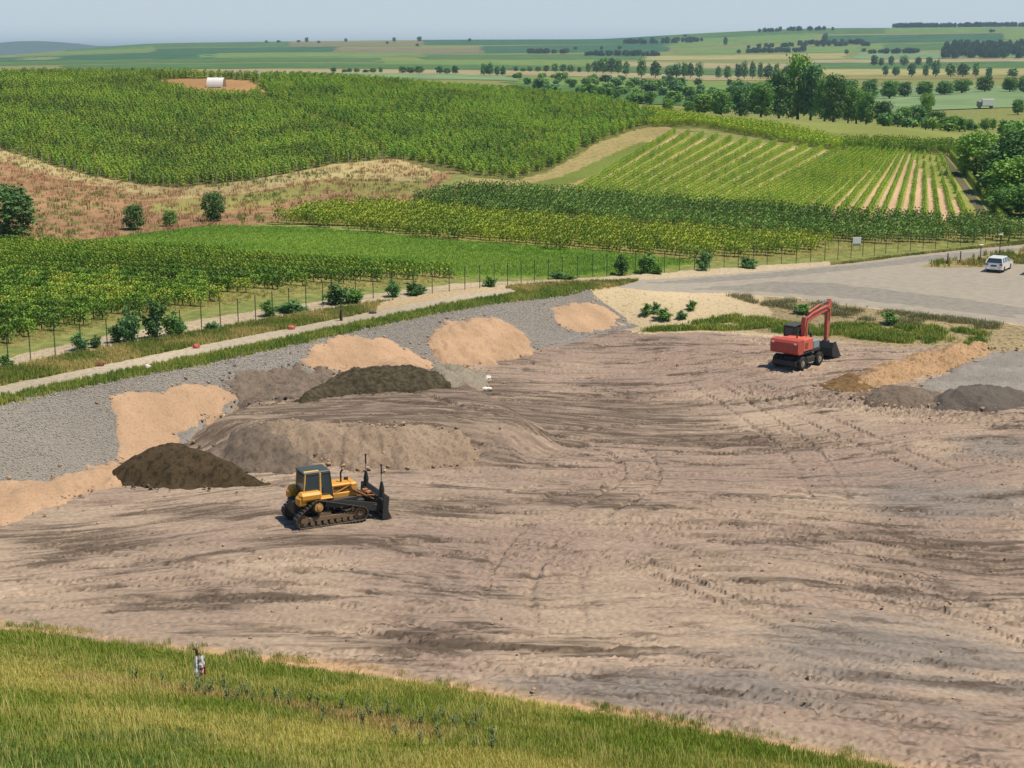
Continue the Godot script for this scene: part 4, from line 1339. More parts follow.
func vine_color(q: Vector2, dark: Color, light: Color, yellow: Color, share: float) -> Color:
	var a := noise_a.get_noise_2d(q.x * 1.3, q.y * 1.3)
	var b := noise_b.get_noise_2d(q.x * 0.35, q.y * 0.35)
	var c := dark.lerp(light, clampf(0.5 + a * 1.1 + rng.randf_range(-0.55, 0.5), 0.0, 1.0))
	return c.lerp(yellow, clampf(share * 1.2 + b * 1.2 * share + rng.randf_range(-0.5, 0.35) * 0.5, 0.0, 0.9) if share > 0.0 else 0.0)

func build_vineyards() -> void:
	var leaf := leafy("vine_leaf")
	var spot_poly := poly(BARE_SPOT)
	var hill_mesh := vine_mesh(31, 120, 0.21, 1.2, 0.9, 0.3, 1.6, true)
	var plots := [
		["hill_a", 84.0, 1.8, 1.0, lin(74, 108, 38), lin(134, 170, 60), lin(196, 204, 76), 0.2, "dark green vines packed over the hillside above the dry bank", "hillside_vines"],
		["hill_b", 87.0, 1.8, 0.95, lin(72, 110, 38), lin(129, 170, 57), lin(189, 201, 72), 0.2, "green vines in upright rows on the hill's rounded shoulder", "shoulder_vines"],
		["crest", -8.0, 1.9, 1.0, lin(124, 156, 50), lin(170, 196, 64), lin(211, 216, 72), 0.3, "yellow green vines along the crest above the striped plot", "crest_vines"],
		["crest_hedge", -6.0, 2.0, 0.9, lin(96, 128, 46), lin(140, 170, 59), lin(184, 193, 69), 0.15, "band of vines ending the striped plot at its upper edge", "border_vines"],
		["mid_yellow", -14.0, 2.0, 1.1, lin(101, 129, 42), lin(144, 167, 55), lin(188, 190, 61), 0.3, "yellow green vines in a long band behind the meadow", "meadow_vines"],
		["mid_green", -10.0, 2.0, 1.1, lin(85, 118, 52), lin(125, 158, 77), lin(160, 176, 90), 0.1, "bluish green vines in a long band below the striped plot", "lower_vines"],
	]
	for v in plots:
		var xf := []
		var cols := []
		for q in plant_rows(v[0], v[1], v[2], v[3], 0.32 if String(v[0]).begins_with("hill") else 0.14):
			if Geometry2D.is_point_in_polygon(q, spot_poly) or noise_b.get_noise_2d(q.x * 0.7 + 300.0, q.y * 0.7) > 0.40:
				continue
			var s := rng.randf_range(0.72, 1.25)
			xf.append(Transform3D(Basis(Vector3.UP, deg_to_rad(v[1]) + (PI if rng.randf() < 0.5 else 0.0) + rng.randf_range(-0.2, 0.2)).scaled(Vector3(s, rng.randf_range(0.85, 1.15), s)), spot(q.x, q.y)))
			cols.append(vine_color(q, v[4], v[5], v[6], v[7]))
		stuff(v[9], hill_mesh, leaf, xf, cols, v[8], "vines")
	var foot_line := poly(PLAN.dry_path)
	var post_wood := paint("vine_post_wood", rgb(150, 140, 124), 0.9)
	var pm := MB.new()
	pm.rod(Vector3(0, -0.2, 0), Vector3(0, 1.85, 0), 0.05, 0.045, 6)
	var post_mesh := pm.mesh()
	var wm := MB.new()
	wm.rod(Vector3(0, 1.7, 0), Vector3(0.0, -0.1, 1.1), 0.012, 0.012, 4, false)
	var wire_mesh := wm.mesh()
	for k in range(1, 7):
		var steps := int(foot_line[k].distance_to(foot_line[k + 1]) / 2.6)
		for s in steps:
			var q := foot_line[k].lerp(foot_line[k + 1], float(s) / steps) + Vector2(rng.randf_range(-0.2, 0.2), 0.4)
			var t := thing("row_end_post", spot(q.x, q.y), rng.randf_range(-0.2, 0.2), "thin wooden end post of a vine row above the dry path", "post", "end posts of the hillside vine rows")
			put(post_mesh, "post", post_wood, t)
			put(wire_mesh, "stay_wire", paint("grey_tube", rgb(176, 172, 164), 0.4, 0.3), t)
	# the striped plot: rows one can count, bare and grassy lanes between them
	var foot := [[0.0, 8.4, 204.5], [11.6, 29.4, 191.8], [18.8, 42.2, 189.5], [28.0, 59.0, 187.8]]
	var head := [[0.0, 32.5, 291.0], [11.6, 61.1, 265.0], [18.8, 69.9, 268.8], [28.0, 75.8, 259.5]]
	var ends := func(list: Array, k: float) -> Vector2:
		for i in range(1, list.size()):
			if k <= list[i][0] or i == list.size() - 1:
				var s: float = (k - list[i - 1][0]) / (list[i][0] - list[i - 1][0])
				return Vector2(lerpf(list[i - 1][1], list[i][1], s), lerpf(list[i - 1][2], list[i][2], s))
		return Vector2.ZERO
	var bare := soil("bare_lane", [rgb(178, 148, 120), rgb(198, 168, 138), rgb(208, 180, 150)], 5.0, 3.0)
	var green := soil("green_lane", [rgb(128, 138, 70), rgb(148, 152, 84), rgb(168, 160, 106)], 6.0, 3.0)
	var base := PackedVector2Array()
	for k in [-0.5, 6.0, 11.6, 18.8, 30.5]:
		base.append(ends.call(foot, k))
	for k in [30.5, 18.8, 11.6, 6.0, -0.5]:
		base.append(ends.call(head, k))
	sheet("vineyard_soil", base, green, 2.5, 0.05)
	var hedge := vine_mesh(57, 110, 0.18, 1.15, 0.36, 0.12, 1.0, true)
	var xf := []
	var cols := []
	for k in 29:
		var a: Vector2 = ends.call(foot, float(k))
		var b: Vector2 = ends.call(head, float(k))
		var cut := 0.0
		if k >= 23:
			cut = (k - 22) * 0.05
		var ang := (b - a).angle()
		if true:
			var thin := 0.0 if k % 2 == 0 else 0.14
			var la: Vector2 = ends.call(foot, k + 0.24 + thin)
			var lb: Vector2 = ends.call(head, k + 0.24 + thin)
			var ra: Vector2 = ends.call(foot, k + 0.84 - thin)
			var rb: Vector2 = ends.call(head, k + 0.84 - thin)
			var far := 0.96 if k < 23 else 1.0 - cut * 3.0
			if far > 0.2:
				var lane := PackedVector2Array()
				for s in 7:
					lane.append(la.lerp(lb, far * s / 6.0))
				for s in 7:
					lane.append(ra.lerp(rb, far * (6 - s) / 6.0))
				sheet("bare_lane", lane, bare, 2.0, 0.08, 0.12)
		var n := int(a.distance_to(b) / 1.0)
		for s in n:
			var f := float(s) / n
			if k >= 24 and f > 0.9 - cut * 2.0 and rng.randf() < 0.6:
				continue
			var q := a.lerp(b, f) + Vector2(rng.randf_range(-0.08, 0.08), rng.randf_range(-0.1, 0.1))
			var g := rng.randf_range(0.85, 1.12) * (1.0 if k < 22 else 0.8)
			xf.append(Transform3D(Basis(Vector3.UP, ang + (PI if rng.randf() < 0.5 else 0.0)).scaled(Vector3(1.0, g, g)), spot(q.x, q.y)))
			cols.append(vine_color(q, lin(122, 158, 56), lin(160, 188, 70), lin(200, 204, 82), 0.25))
	stuff("row_vines", hedge, leaf, xf, cols, "light green vines in straight rows with bare pinkish lanes between", "vines")
	# the single row standing apart at the plot's edge
	xf = []
	cols = []
	for s in 76:
		var q := Vector2(63.2, 187.0).lerp(Vector2(77.5, 259.0), s / 75.0)
		xf.append(Transform3D(Basis(Vector3.UP, 1.37).scaled(Vector3(1, 1, 1.2)), spot(q.x, q.y)))
		cols.append(vine_color(q, lin(112, 134, 52), lin(146, 160, 64), lin(180, 178, 70), 0.2))
	stuff("edge_vines", hedge, leaf, xf, cols, "lone row of vines beside the big trees at the striped plot", "vines")
	sheet("bare_lane", PackedVector2Array([Vector2(61.0, 187.0), Vector2(62.2, 187.0), Vector2(76.6, 259.0), Vector2(75.6, 259.0)]), soil("dark_lane", [rgb(84, 84, 62), rgb(106, 102, 78), rgb(120, 112, 88)], 4.0), 2.0, 0.10)
	# the plot by the fence: the nearest vines are vines, the rest one mass
	var tones := [tinted("vine_dark", rgb(102, 136, 50)), tinted("vine_green", rgb(126, 160, 58)), tinted("vine_light", rgb(150, 178, 68)), tinted("vine_yellow", rgb(178, 188, 74))]
	var bark := paint("vine_bark", rgb(92, 76, 60), 0.95)
	var all := plant_rows("low_front", -19.0, 2.6, 0.85, 0.04)
	all.append_array(plant_rows("low_back", -19.0, 2.6, 0.85, 0.04))
	all.sort_custom(func(a, b): return a.y < b.y)
	var kinds := []
	for k in 4:
		var t := thing("grapevine", Vector3.ZERO, 0, "bushy green grapevine near the end of the rows by the fence", "grapevine", "grapevines in the plot behind the fence")
		var tb := MB.new()
		tb.rod(Vector3(0, -0.1, 0), Vector3(0.04 - 0.03 * k, 0.5, 0.02), 0.05, 0.04, 6)
		tb.rod(Vector3(0.04 - 0.03 * k, 0.5, 0.02), Vector3(0, 1.0, 0), 0.04, 0.025, 6)
		put(tb.mesh(), "trunk", bark, t)
		put(vine_mesh(70 + k, 210, 0.15, 1.15, 0.5, 0.25, 1.35, false, false), "foliage", tones[k], t)
		kinds.append(t)
	var rest := []
	var n := 0
	for q in all:
		if n >= 300:
			rest.append(q)
			continue
		var pick := clampi(int(1.2 + noise_a.get_noise_2d(q.x * 1.6, q.y * 1.6) * 4.0 + rng.randf_range(-0.9, 0.9)), 0, 3)
		var turn := deg_to_rad(-19.0) + (PI if rng.randf() < 0.5 else 0.0) + rng.randf_range(-0.2, 0.2)
		var s := Vector3.ONE * rng.randf_range(0.93, 1.07)
		if n < 4:
			kinds[n].position = spot(q.x, q.y)
			kinds[n].rotation.y = turn
		else:
			var c := copy_of(kinds[pick], spot(q.x, q.y), turn, s)
			(c.get_child(1) as MeshInstance3D).material_override = tones[clampi(pick + rng.randi_range(-1, 1), 0, 3)]
		n += 1
	xf = []
	cols = []
	for q in rest:
		var s := rng.randf_range(0.92, 1.08)
		xf.append(Transform3D(Basis(Vector3.UP, deg_to_rad(-19.0) + rng.randf_range(-0.25, 0.25)).scaled(Vector3(s, s * 1.05, s)), spot(q.x, q.y)))
		cols.append(vine_color(q, lin(104, 138, 50), lin(148, 176, 66), lin(184, 192, 76), 0.16))
	stuff("plot_vines", vine_mesh(91, 150, 0.18, 1.15, 0.5, 0.25, 1.35, true, false), leaf, xf, cols, "green vines filling the far rows of the plot behind the fence", "vines")

# ------------------------------------------------------------------ trees and shrubs
# ten metres tall, eight wide; scaled to each place
func tree_meshes(seed_: int, leaves: int, leaf: float, low: float, lean: float) -> Array:
	var r := RandomNumberGenerator.new()
	r.seed = seed_
	var tb := MB.new()
	tb.rod(Vector3(0, -0.3, 0), Vector3(0.1, 4.5, 0), 0.32, 0.2, 8)
	tb.rod(Vector3(0.1, 4.5, 0), Vector3(lean, 8.0, 0.1), 0.2, 0.08, 7)
	var mb := MB.new()
	var blobs := []
	var n := 30
	for k in n:
		var y := lerpf(low + 0.8, 8.7, (k + r.randf()) / n)
		var f := (y - low) / (10.0 - low)
		var reach := 3.1 * pow(sin(PI * clampf(f * 0.86 + 0.13, 0.0, 1.0)), 0.7)
		var a := k * 2.4 + r.randf_range(-0.5, 0.5)
		var c := Vector3(cos(a) * reach * r.randf_range(0.45, 0.85), y, sin(a) * reach * r.randf_range(0.45, 0.85))
		blobs.append([c, r.randf_range(0.7, 1.6)])
		if k % 2 == 0 and low > 0.5:
			tb.rod(Vector3(0.1, maxf(1.5, y - 2.6), 0), c, 0.11, 0.03, 5, false)
	for b in blobs:
		for k in leaves / n:
			# each leaf cluster has a green of its own, drawn at random
			mb.col = Color(r.randf_range(0.72, 1.0), r.randf_range(0.84, 1.0), r.randf_range(0.7, 1.0))
			var dir := Vector3(r.randfn(), r.randfn() * 0.9 + 0.15, r.randfn()).normalized()
			var p: Vector3 = b[0] + dir * b[1] * ((0.4 + 0.65 * sqrt(r.randf())) if k % 11 else r.randf_range(1.1, 1.5)) * Vector3(1, 0.85, 1)
			if p.y < low * 0.8:
				p.y = low * 0.8 + r.randf() * 0.4
			var s := leaf * r.randf_range(0.65, 1.35)
			var l := Vector3(r.randf_range(-1, 1), r.randf_range(-0.8, 0.8), r.randf_range(-1, 1)).normalized()
			var w := l.cross(dir + Vector3(r.randf_range(-0.8, 0.8), r.randf_range(-0.8, 0.8), r.randf_range(-0.8, 0.8))).normalized()
			mb.kite(p - l * s * 0.5, l * s, w * s * 0.8)
	return [tb.mesh(), mb.mesh()]

# a many-stemmed shrub, ten metres tall and eight wide before it is scaled
func wild_meshes(seed_: int, stems: int, leaves: int, leaf: float) -> Array:
	var r := RandomNumberGenerator.new()
	r.seed = seed_
	var tb := MB.new()
	var mb := MB.new()
	for s in stems:
		var a := TAU * s / stems + r.randf_range(-0.4, 0.4)
		var out := r.randf_range(0.6, 4.2)
		var tip := Vector3(cos(a) * out, r.randf_range(4.5, 10.0) * (1.0 - out * 0.09), sin(a) * out)
		var knee := Vector3(tip.x * 0.35, tip.y * 0.55, tip.z * 0.35)
		tb.rod(Vector3(cos(a) * 0.3, -0.3, sin(a) * 0.3), knee, 0.16, 0.1, 5, false)
		tb.rod(knee, tip, 0.1, 0.03, 5, false)
		for k in leaves / stems:
			# each leaf has a green of its own, drawn at random
			mb.col = Color(r.randf_range(0.72, 1.0), r.randf_range(0.84, 1.0), r.randf_range(0.7, 1.0))
			var f := sqrt(r.randf())
			var p := (knee * f * 2.0) if f < 0.5 else knee.lerp(tip, f * 2.0 - 1.0)
			p += Vector3(r.randfn(), r.randfn() * 0.7, r.randfn()) * lerpf(1.1, 0.35, f)
			p.y = maxf(p.y, 0.1)
			var l := Vector3(r.randf_range(-1, 1), r.randf_range(-0.6, 0.9), r.randf_range(-1, 1)).normalized()
			var w := l.cross(Vector3(r.randf_range(-1, 1), r.randf_range(-1, 1), r.randf_range(-1, 1))).normalized()
			var z := leaf * r.randf_range(0.7, 1.4)
			mb.kite(p, l * z * 1.3, w * z * 0.7)
	return [tb.mesh(), mb.mesh()]

var tree_kinds := {}

func tree(kind: String, called: String, at: Vector3, tall: float, wide: float, tone: Material, label: String, category: String, group := "") -> Node3D:
	if not tree_kinds.has(kind):
		match kind:
			"round": tree_kinds[kind] = tree_meshes(201, 4600, 0.46, 0.7, 0.3)
			"loose": tree_kinds[kind] = tree_meshes(202, 3600, 0.46, 0.5, -0.5)
			"tall": tree_kinds[kind] = tree_meshes(203, 4000, 0.48, 0.4, 0.1)
			"shrub": tree_kinds[kind] = tree_meshes(204, 4200, 0.4, 0.1, 0.2)
			"bush": tree_kinds[kind] = tree_meshes(205, 3600, 0.42, 0.1, -0.2)
			"wild": tree_kinds[kind] = wild_meshes(208, 13, 2400, 0.55)
			"wild_low": tree_kinds[kind] = wild_meshes(209, 9, 1500, 0.6)
			"far": tree_kinds[kind] = tree_meshes(206, 600, 1.1, 0.9, 0.2)
			"far_loose": tree_kinds[kind] = tree_meshes(207, 540, 1.1, 1.0, -0.3)
	var t := thing(called, at, rng.randf() * TAU, label, category, group)
	put(tree_kinds[kind][0], "trunk", paint("tree_bark", rgb(86, 74, 62), 0.95), t)
	put(tree_kinds[kind][1], "crown", tone, t)
	t.scale = Vector3(wide / 8.0, tall / 10.0, wide / 8.0)
	return t

func build_trees() -> void:
	var deep := tinted("leaf_deep", rgb(88, 124, 66))
	var mid := tinted("leaf_mid", rgb(115, 155, 75))
	var fresh := tinted("leaf_fresh", rgb(136, 171, 76))
	var cool := tinted("leaf_cool", rgb(108, 150, 91))
	var tones := [deep, mid, cool, mid]
	for i in TREES.valley.size():
		var q: Array = TREES.valley[i]
		var tallest: bool = i == 5
		tree(["round", "loose", "tall"][i % 3], "broadleaf_tree", spot(q[0], q[1]), q[2], q[3] * 1.15, tones[i % 4] if i % 5 else fresh,
			"tallest dark tree of the clump behind the vineyard crest" if tallest else "leafy tree in the clump behind the vineyard crest", "tree", "" if tallest else "trees behind the vineyard crest")
	for i in TREES.plain.size():
		var q: Array = TREES.plain[i]
		tree(["loose", "round"][i % 2], "broadleaf_tree", spot(q[0], q[1]), q[2], q[3], tones[i % 4], "broad tree in the belt around the pale valley field", "tree", "trees around the pale field")
	for key in ["row_left", "row_mid", "row_right"]:
		var words: String = {"row_left": "small round tree in the gapped row over the vineyard hill", "row_mid": "dark round tree in the long row along the beige field", "row_right": "round tree in the row along the straw field"}[key]
		for i in TREES[key].size():
			var q: Array = TREES[key][i]
			tree(["far", "far_loose"][i % 2], "roadside_tree", spot(q[0], q[1]), q[2] * rng.randf_range(0.8, 1.15), maxf(q[3], 5.0) * rng.randf_range(0.8, 1.5), tones[i % 4], words, "tree", words.substr(words.find("in the") + 7))
	for q in TREES.scatter:
		tree("far", "field_tree", spot(q[0], q[1]), maxf(q[2], 7.0), q[3], deep, "lone dark tree on the hazy far slope", "tree", "lone trees on the far slope")
	# scrub on the valley floor
	for k in 130:
		var d := rng.randf_range(600.0, 1120.0)
		var x := (rng.randf_range(515.0, 800.0) - 512.0) / 1480.0 * d
		var tall := rng.randf_range(3.0, 6.5)
		tree("far_loose", "valley_shrub", spot(x, d), tall, tall * rng.randf_range(1.2, 2.0), [mid, cool, fresh, deep][k % 4], "low bushy shrub in the scrub belt of the valley", "shrub", "scrub on the valley floor")
	# woods far off: nobody can count them
	var woods := [[255, 360, 3960, 4060, 300, 13, "dark wood along the skyline of the right hill"], [290, 360, 2250, 2750, 260, 14, "dark wood on the slope above the beige field"], [75, 130, 3300, 3420, 60, 11, "small wood on the middle skyline"],
		[150, 200, 2600, 2680, 40, 9, "hedge of trees across the right slope"], [190, 235, 3000, 3060, 40, 10, "thicket below the right skyline"], [155, 240, 2900, 2960, 40, 9, "long hedge on the right slope"], [50, 100, 2450, 2520, 50, 9, "row of trees in the middle of the far fields"], [165, 215, 3750, 3800, 40, 11, "wood on the far hilltop"], [10, 40, 2650, 2700, 22, 9, "short hedge in the far fields"], [240, 275, 2500, 2540, 26, 9, "hedge by the far pale field"]]
	for w in woods:
		var xf := []
		var cols := []
		for k in w[4]:
			var d := rng.randf_range(w[2], w[3])
			var x: float = rng.randf_range(w[0], w[1]) / 1000.0 * d
			var s := rng.randf_range(0.75, 1.2)
			xf.append(Transform3D(Basis(Vector3.UP, rng.randf() * TAU).scaled(Vector3(1.3 * s, s * w[5] / 10.0, 1.3 * s)), spot(x, d, -0.5)))
			cols.append(lin(58, 84, 50).lerp(lin(78, 104, 58), rng.randf()))
		if not tree_kinds.has("far"):
			tree_kinds["far"] = tree_meshes(206, 600, 1.1, 1.4, 0.2)
		stuff("wood", tree_kinds["far"][1], leafy("vine_leaf"), xf, cols, w[6], "wood")
	# the big trees at the right edge
	var big := [[66.2, 194.0, 3.6, 5.0], [69.5, 203.0, 6.6, 7.0], [74.5, 214.0, 9.0, 9.0], [79.0, 224.0, 9.6, 9.0], [73.5, 232.0, 7.0, 7.0], [71.5, 212.0, 7.4, 7.0], [69.5, 192.0, 4.6, 6.0], [74.0, 200.0, 8.0, 8.0]]
	for i in big.size():
		tree(["shrub", "bush"][i % 2], "broadleaf_tree", spot(big[i][0], big[i][1]), big[i][2] * 1.05, big[i][3] * 1.35, [mid, fresh, deep][i % 3], "large dense tree beside the lone vine row", "tree", "large trees at the striped plot's edge")
	# bushes on the dry bank
	tree("shrub", "bush", spot(-57.2, 164.0), 6.2, 9.4, deep, "biggest dark bush, at the corner of dry bank and vineyard", "bush")
	tree("bush", "bush", spot(-44.6, 171.0), 3.2, 3.5, deep, "round dark bush on the dry bank above the meadow's corner", "bush")
	tree("shrub", "bush", spot(-37.0, 179.5), 3.9, 3.8, deep, "round dark bush standing at the meadow's upper edge", "bush")
	tree("bush", "bush", spot(-41.2, 174.5), 2.1, 2.4, mid, "small low bush between two round ones on the dry bank", "bush")
	# shrubs along the fence
	var along := [[-27.4, 102.2, 3.4, 1.9], [-26.0, 103.6, 3.6, 2.4], [-24.9, 104.6, 2.3, 1.8], [-30.2, 99.4, 1.8, 1.6], [-29.3, 100.3, 1.5, 1.3], [-19.2, 113.0, 1.6, 2.0], [-17.6, 114.6, 1.7, 2.2], [-14.6, 119.0, 1.9, 2.4], [-13.2, 119.8, 1.5, 1.8], [-10.2, 123.4, 2.0, 2.2], [-8.6, 124.8, 1.5, 1.6],
		[-2.0, 131.4, 1.2, 1.6], [-22.4, 106.8, 1.2, 1.5], [11.0, 144.2, 2.2, 2.4], [13.8, 146.4, 2.6, 2.2], [20.0, 150.2, 2.6, 2.0], [25.0, 153.4, 1.6, 1.8], [-33.4, 93.6, 1.0, 1.3], [4.4, 138.6, 1.3, 1.8]]
	var first := along.size()
	for i in first:
		if i % 2 == 0:
			along.append([along[i][0] + rng.randf_range(-1.2, 1.2), along[i][1] + rng.randf_range(-0.8, 1.2), along[i][2] * rng.randf_range(0.35, 0.7), along[i][3] * rng.randf_range(0.6, 1.2)])
	for i in along.size():
		tree(["wild", "wild_low"][i % 2], "fence_shrub", spot(along[i][0], along[i][1]), along[i][2] * rng.randf_range(0.75, 1.1), along[i][3] * rng.randf_range(0.8, 1.3), [cool, deep, mid][i % 3], "bluish green shrub grown into the wire fence", "shrub", "shrubs along the wire fence")
	# shrubs on the pale sand
	var sandy := [[12.2, 130.2, 1.3, 1.4], [13.1, 130.6, 1.2, 1.2], [13.7, 129.2, 1.2, 2.2], [15.4, 129.4, 0.9, 1.5], [16.5, 131.6, 1.1, 1.3], [30.0, 126.8, 1.1, 1.8], [33.0, 124.6, 1.3, 2.0], [35.4, 123.0, 1.2, 1.8], [26.4, 129.6, 1.0, 2.2], [24.0, 131.6, 0.9, 2.6]]
	for i in [0, 1, 2, 3, 4, 6, 8]:
		tree("wild_low", "sand_shrub", spot(sandy[i][0], sandy[i][1]), sandy[i][2], sandy[i][3], [mid, cool][i % 2], "small leafy shrub on the pale sand slope", "shrub", "shrubs on the sand slope")
	# scrub bank right of the crest
	for k in 26:
		var d := rng.randf_range(330.0, 420.0)
		var x := (rng.randf_range(880.0, 1060.0) - 512.0) / 1480.0 * d
		tree("far_loose", "bank_shrub", spot(x, d), rng.randf_range(2.0, 4.0), rng.randf_range(3.0, 6.0), [mid, cool, fresh][k % 3], "low shrub on the scrubby bank past the crest field", "shrub", "scrub past the crest field")

# ------------------------------------------------------------------ grass
func tuft_mesh(seed_: int, blades: int, tall: float, spread: float, width: float) -> ArrayMesh:
	var r := RandomNumberGenerator.new()
	r.seed = seed_
	var mb := MB.new()
	for k in blades:
		var p := Vector3(r.randfn() * spread, -0.03, r.randfn() * spread)
		var h := tall * r.randf_range(0.6, 1.15)
		var a := r.randf() * TAU
		var lean := Vector3(cos(a), 0, sin(a)) * h * r.randf_range(0.1, 0.45) + Vector3(-0.12, 0, 0) * h
		var side := Vector3(-sin(a), 0, cos(a)).rotated(Vector3.UP, r.randf_range(-0.7, 0.7)) * width
		mb.col = Color(r.randf_range(0.75, 1.0), r.randf_range(0.8, 1.0), r.randf_range(0.65, 0.95))
		var mid := p + Vector3(0, h * 0.6, 0) + lean * 0.4
		mb.tri(p - side * 0.5, p + side * 0.5, mid + side * 0.4)
		mb.tri(p - side * 0.5, mid + side * 0.4, mid - side * 0.4)
		mb.tri(mid - side * 0.4, mid + side * 0.4, p + Vector3(0, h, 0) + lean)
	return mb.mesh()

func scatter(called: String, area: PackedVector2Array, n: int, m: Mesh, size: Vector2, cols: Callable, label: String, category: String, up := 0.04, gaps := -9.0, avoid := []) -> void:
	var lo := Vector2(1e9, 1e9)
	var hi := -lo
	for p in area:
		lo = lo.min(p)
		hi = hi.max(p)
	var xf := []
	var cc := []
	var tries := 0
	while xf.size() < n and tries < n * 40:
		tries += 1
		var q := Vector2(rng.randf_range(lo.x, hi.x), rng.randf_range(lo.y, hi.y))
		if not Geometry2D.is_point_in_polygon(q, area) or noise_b.get_noise_2d(q.x * 0.9, q.y * 0.9) < gaps + rng.randf_range(-0.1, 0.1):
			continue
		var hit := false
		for other in avoid:
			if Geometry2D.is_point_in_polygon(q, other):
				hit = true
		if hit:
			continue
		var s := rng.randf_range(size.x, size.y)
		xf.append(Transform3D(Basis(Vector3.UP, rng.randf() * TAU).scaled(Vector3(s, s * rng.randf_range(0.8, 1.2), s)), spot(q.x, q.y, up)))
		cc.append(cols.call(q))
	stuff(called, m, leafy("vine_leaf"), xf, cc, label, category)

func build_verges() -> void:
	var tuft := tuft_mesh(5, 18, 0.28, 0.12, 0.02)
	var tall := tuft_mesh(6, 14, 0.55, 0.13, 0.05)
	var verge_tone := func(q: Vector2) -> Color:
		return lin(136, 150, 68).lerp(lin(214, 194, 136), clampf(0.35 + noise_b.get_noise_2d(q.x * 0.6, q.y * 0.6) * 1.4 + rng.randf_range(-0.2, 0.2), 0.0, 1.0))
	var green_tone := func(q: Vector2) -> Color:
		return lin(120, 150, 60).lerp(lin(176, 182, 92), clampf(0.45 + noise_b.get_noise_2d(q.x * 0.8, q.y * 0.8) + rng.randf_range(-0.3, 0.3), 0.0, 1.0))
	scatter("verge_grass", poly(PLAN.verge), 9000, tall, Vector2(0.4, 0.75), verge_tone, "mixed green and dry grass on the verge under the fence", "grass", 0.04, -9.0, [poly(PLAN.lower_track), poly(PLAN.upper_track), poly(PLAN.asphalt), poly(PLAN.bare_verge), poly(PLAN.low_verge)])
	scatter("roadside_grass", poly(PLAN.low_verge), 5200, tall, Vector2(0.4, 0.75), green_tone, "strip of green grass between the track and the gravel slope", "grass", 0.04, -9.0, [poly(PLAN.lower_track), poly(PLAN.asphalt)])
	scatter("meadow_grass", poly(PLAN.meadow), 9000, tuft_mesh(8, 14, 0.22, 0.35, 0.06), Vector2(0.6, 1.0), func(q: Vector2) -> Color:
		return lin(132, 172, 66).lerp(lin(164, 192, 84), clampf(0.5 + noise_a.get_noise_2d(q.x, q.y * 3.0) * 1.4 + rng.randf_range(-0.2, 0.2), 0.0, 1.0)), "lush short grass of the bright green meadow", "grass", 0.08)
	scatter("bank_grass", poly(PLAN.dry_bank), 2400, tuft_mesh(9, 12, 0.5, 0.3, 0.07), Vector2(0.5, 1.2), func(q: Vector2) -> Color:
		return lin(190, 148, 116).lerp(lin(128, 140, 76), clampf(0.25 + noise_a.get_noise_2d(q.x * 1.5, q.y * 1.5) * 2.2 + rng.randf_range(-0.2, 0.2), 0.0, 1.0)), "dry pinkish grass over the bank below the hill vines", "grass", 0.08, -0.25)
	scatter("slope_weeds", poly(GREEN_STRIP), 4200, tuft_mesh(10, 16, 0.36, 0.24, 0.05), Vector2(0.4, 1.5), green_tone, "rank green weeds along the foot of the sand slope", "weeds", 0.04, -0.16)
	scatter("dry_weeds", poly(WEED_STRIP), 1900, tuft_mesh(11, 12, 0.4, 0.2, 0.04), Vector2(0.4, 1.2), func(_q: Vector2) -> Color:
		return lin(176, 158, 136).lerp(lin(132, 138, 92), rng.randf()), "greyish dried weeds between asphalt and sand slope", "weeds", 0.04, 0.0)
	scatter("island_weeds", poly(PLAN.parking_island), 500, tall, Vector2(0.6, 1.3), verge_tone, "dry weeds on the strip behind the white car", "weeds", 0.1, -0.1)
	scatter("vineyard_grass", poly(PLAN.low_vine_soil), 5000, tuft, Vector2(0.7, 1.2), verge_tone, "grass between the vine rows behind the fence", "grass", 0.05)
	# the grass bank at the viewer's feet
	var bank := PackedVector2Array([Vector2(-26, 28), Vector2(21, 28), Vector2(21, 41.5)])
	for k in range(TOE.size() - 2, 0, -1):
		bank.append(Vector2(TOE[k][0], TOE[k][1]))
	bank.append(Vector2(-28, 59.2))
	scatter("bank_turf", bank, 46000, tuft, Vector2(0.75, 1.3), func(q: Vector2) -> Color:
		var back: float = line_at(q.x, TOE) - q.y
		var s := noise_a.get_noise_2d(q.x * 2.2, q.y * 4.0) * 1.8 + noise_b.get_noise_2d(q.x * 0.8, q.y * 1.6) * 0.8
		var c := lin(148, 164, 62).lerp(lin(216, 202, 122), clampf(0.45 + s + (0.2 if back > 2.0 and back < 14.0 else -0.3) + rng.randf_range(-0.3, 0.3), 0.0, 1.0))
		c = c.lerp(lin(204, 172, 128), clampf(1.3 - Vector2((q.x + 6.5) / 5.5, q.y - (48.2 - (q.x + 11.5) * 0.35)).length() * 0.8 + s * 0.6, 0.0, 0.85))
		return c.lerp(lin(104, 142, 58), clampf(s + (back - 15.0) * 0.12 - q.x * 0.01, 0.0, 0.8) if back > 12.0 else 0.0), "uneven green and straw coloured grass of the near bank", "grass", 0.08)
	var strip := PackedVector2Array()
	for k in range(1, TOE.size() - 1):
		strip.append(Vector2(TOE[k][0], TOE[k][1] - 0.3))
	for k in range(TOE.size() - 2, 0, -1):
		strip.append(Vector2(TOE[k][0], TOE[k][1] + 1.3))
	scatter("stray_tufts", strip, 520, tuft, Vector2(0.5, 1.0), verge_tone, "stray grass tufts creeping from the near bank onto the pit floor", "grass", 0.0, 0.02)
	scatter("dry_stems", bank, 5200, tuft_mesh(15, 7, 0.62, 0.16, 0.014), Vector2(0.7, 1.2), func(_q: Vector2) -> Color:
		return lin(214, 196, 136).lerp(lin(176, 180, 96), rng.randf()), "tall thin straw stems among the grass of the near bank", "grass", 0.04, -0.05)
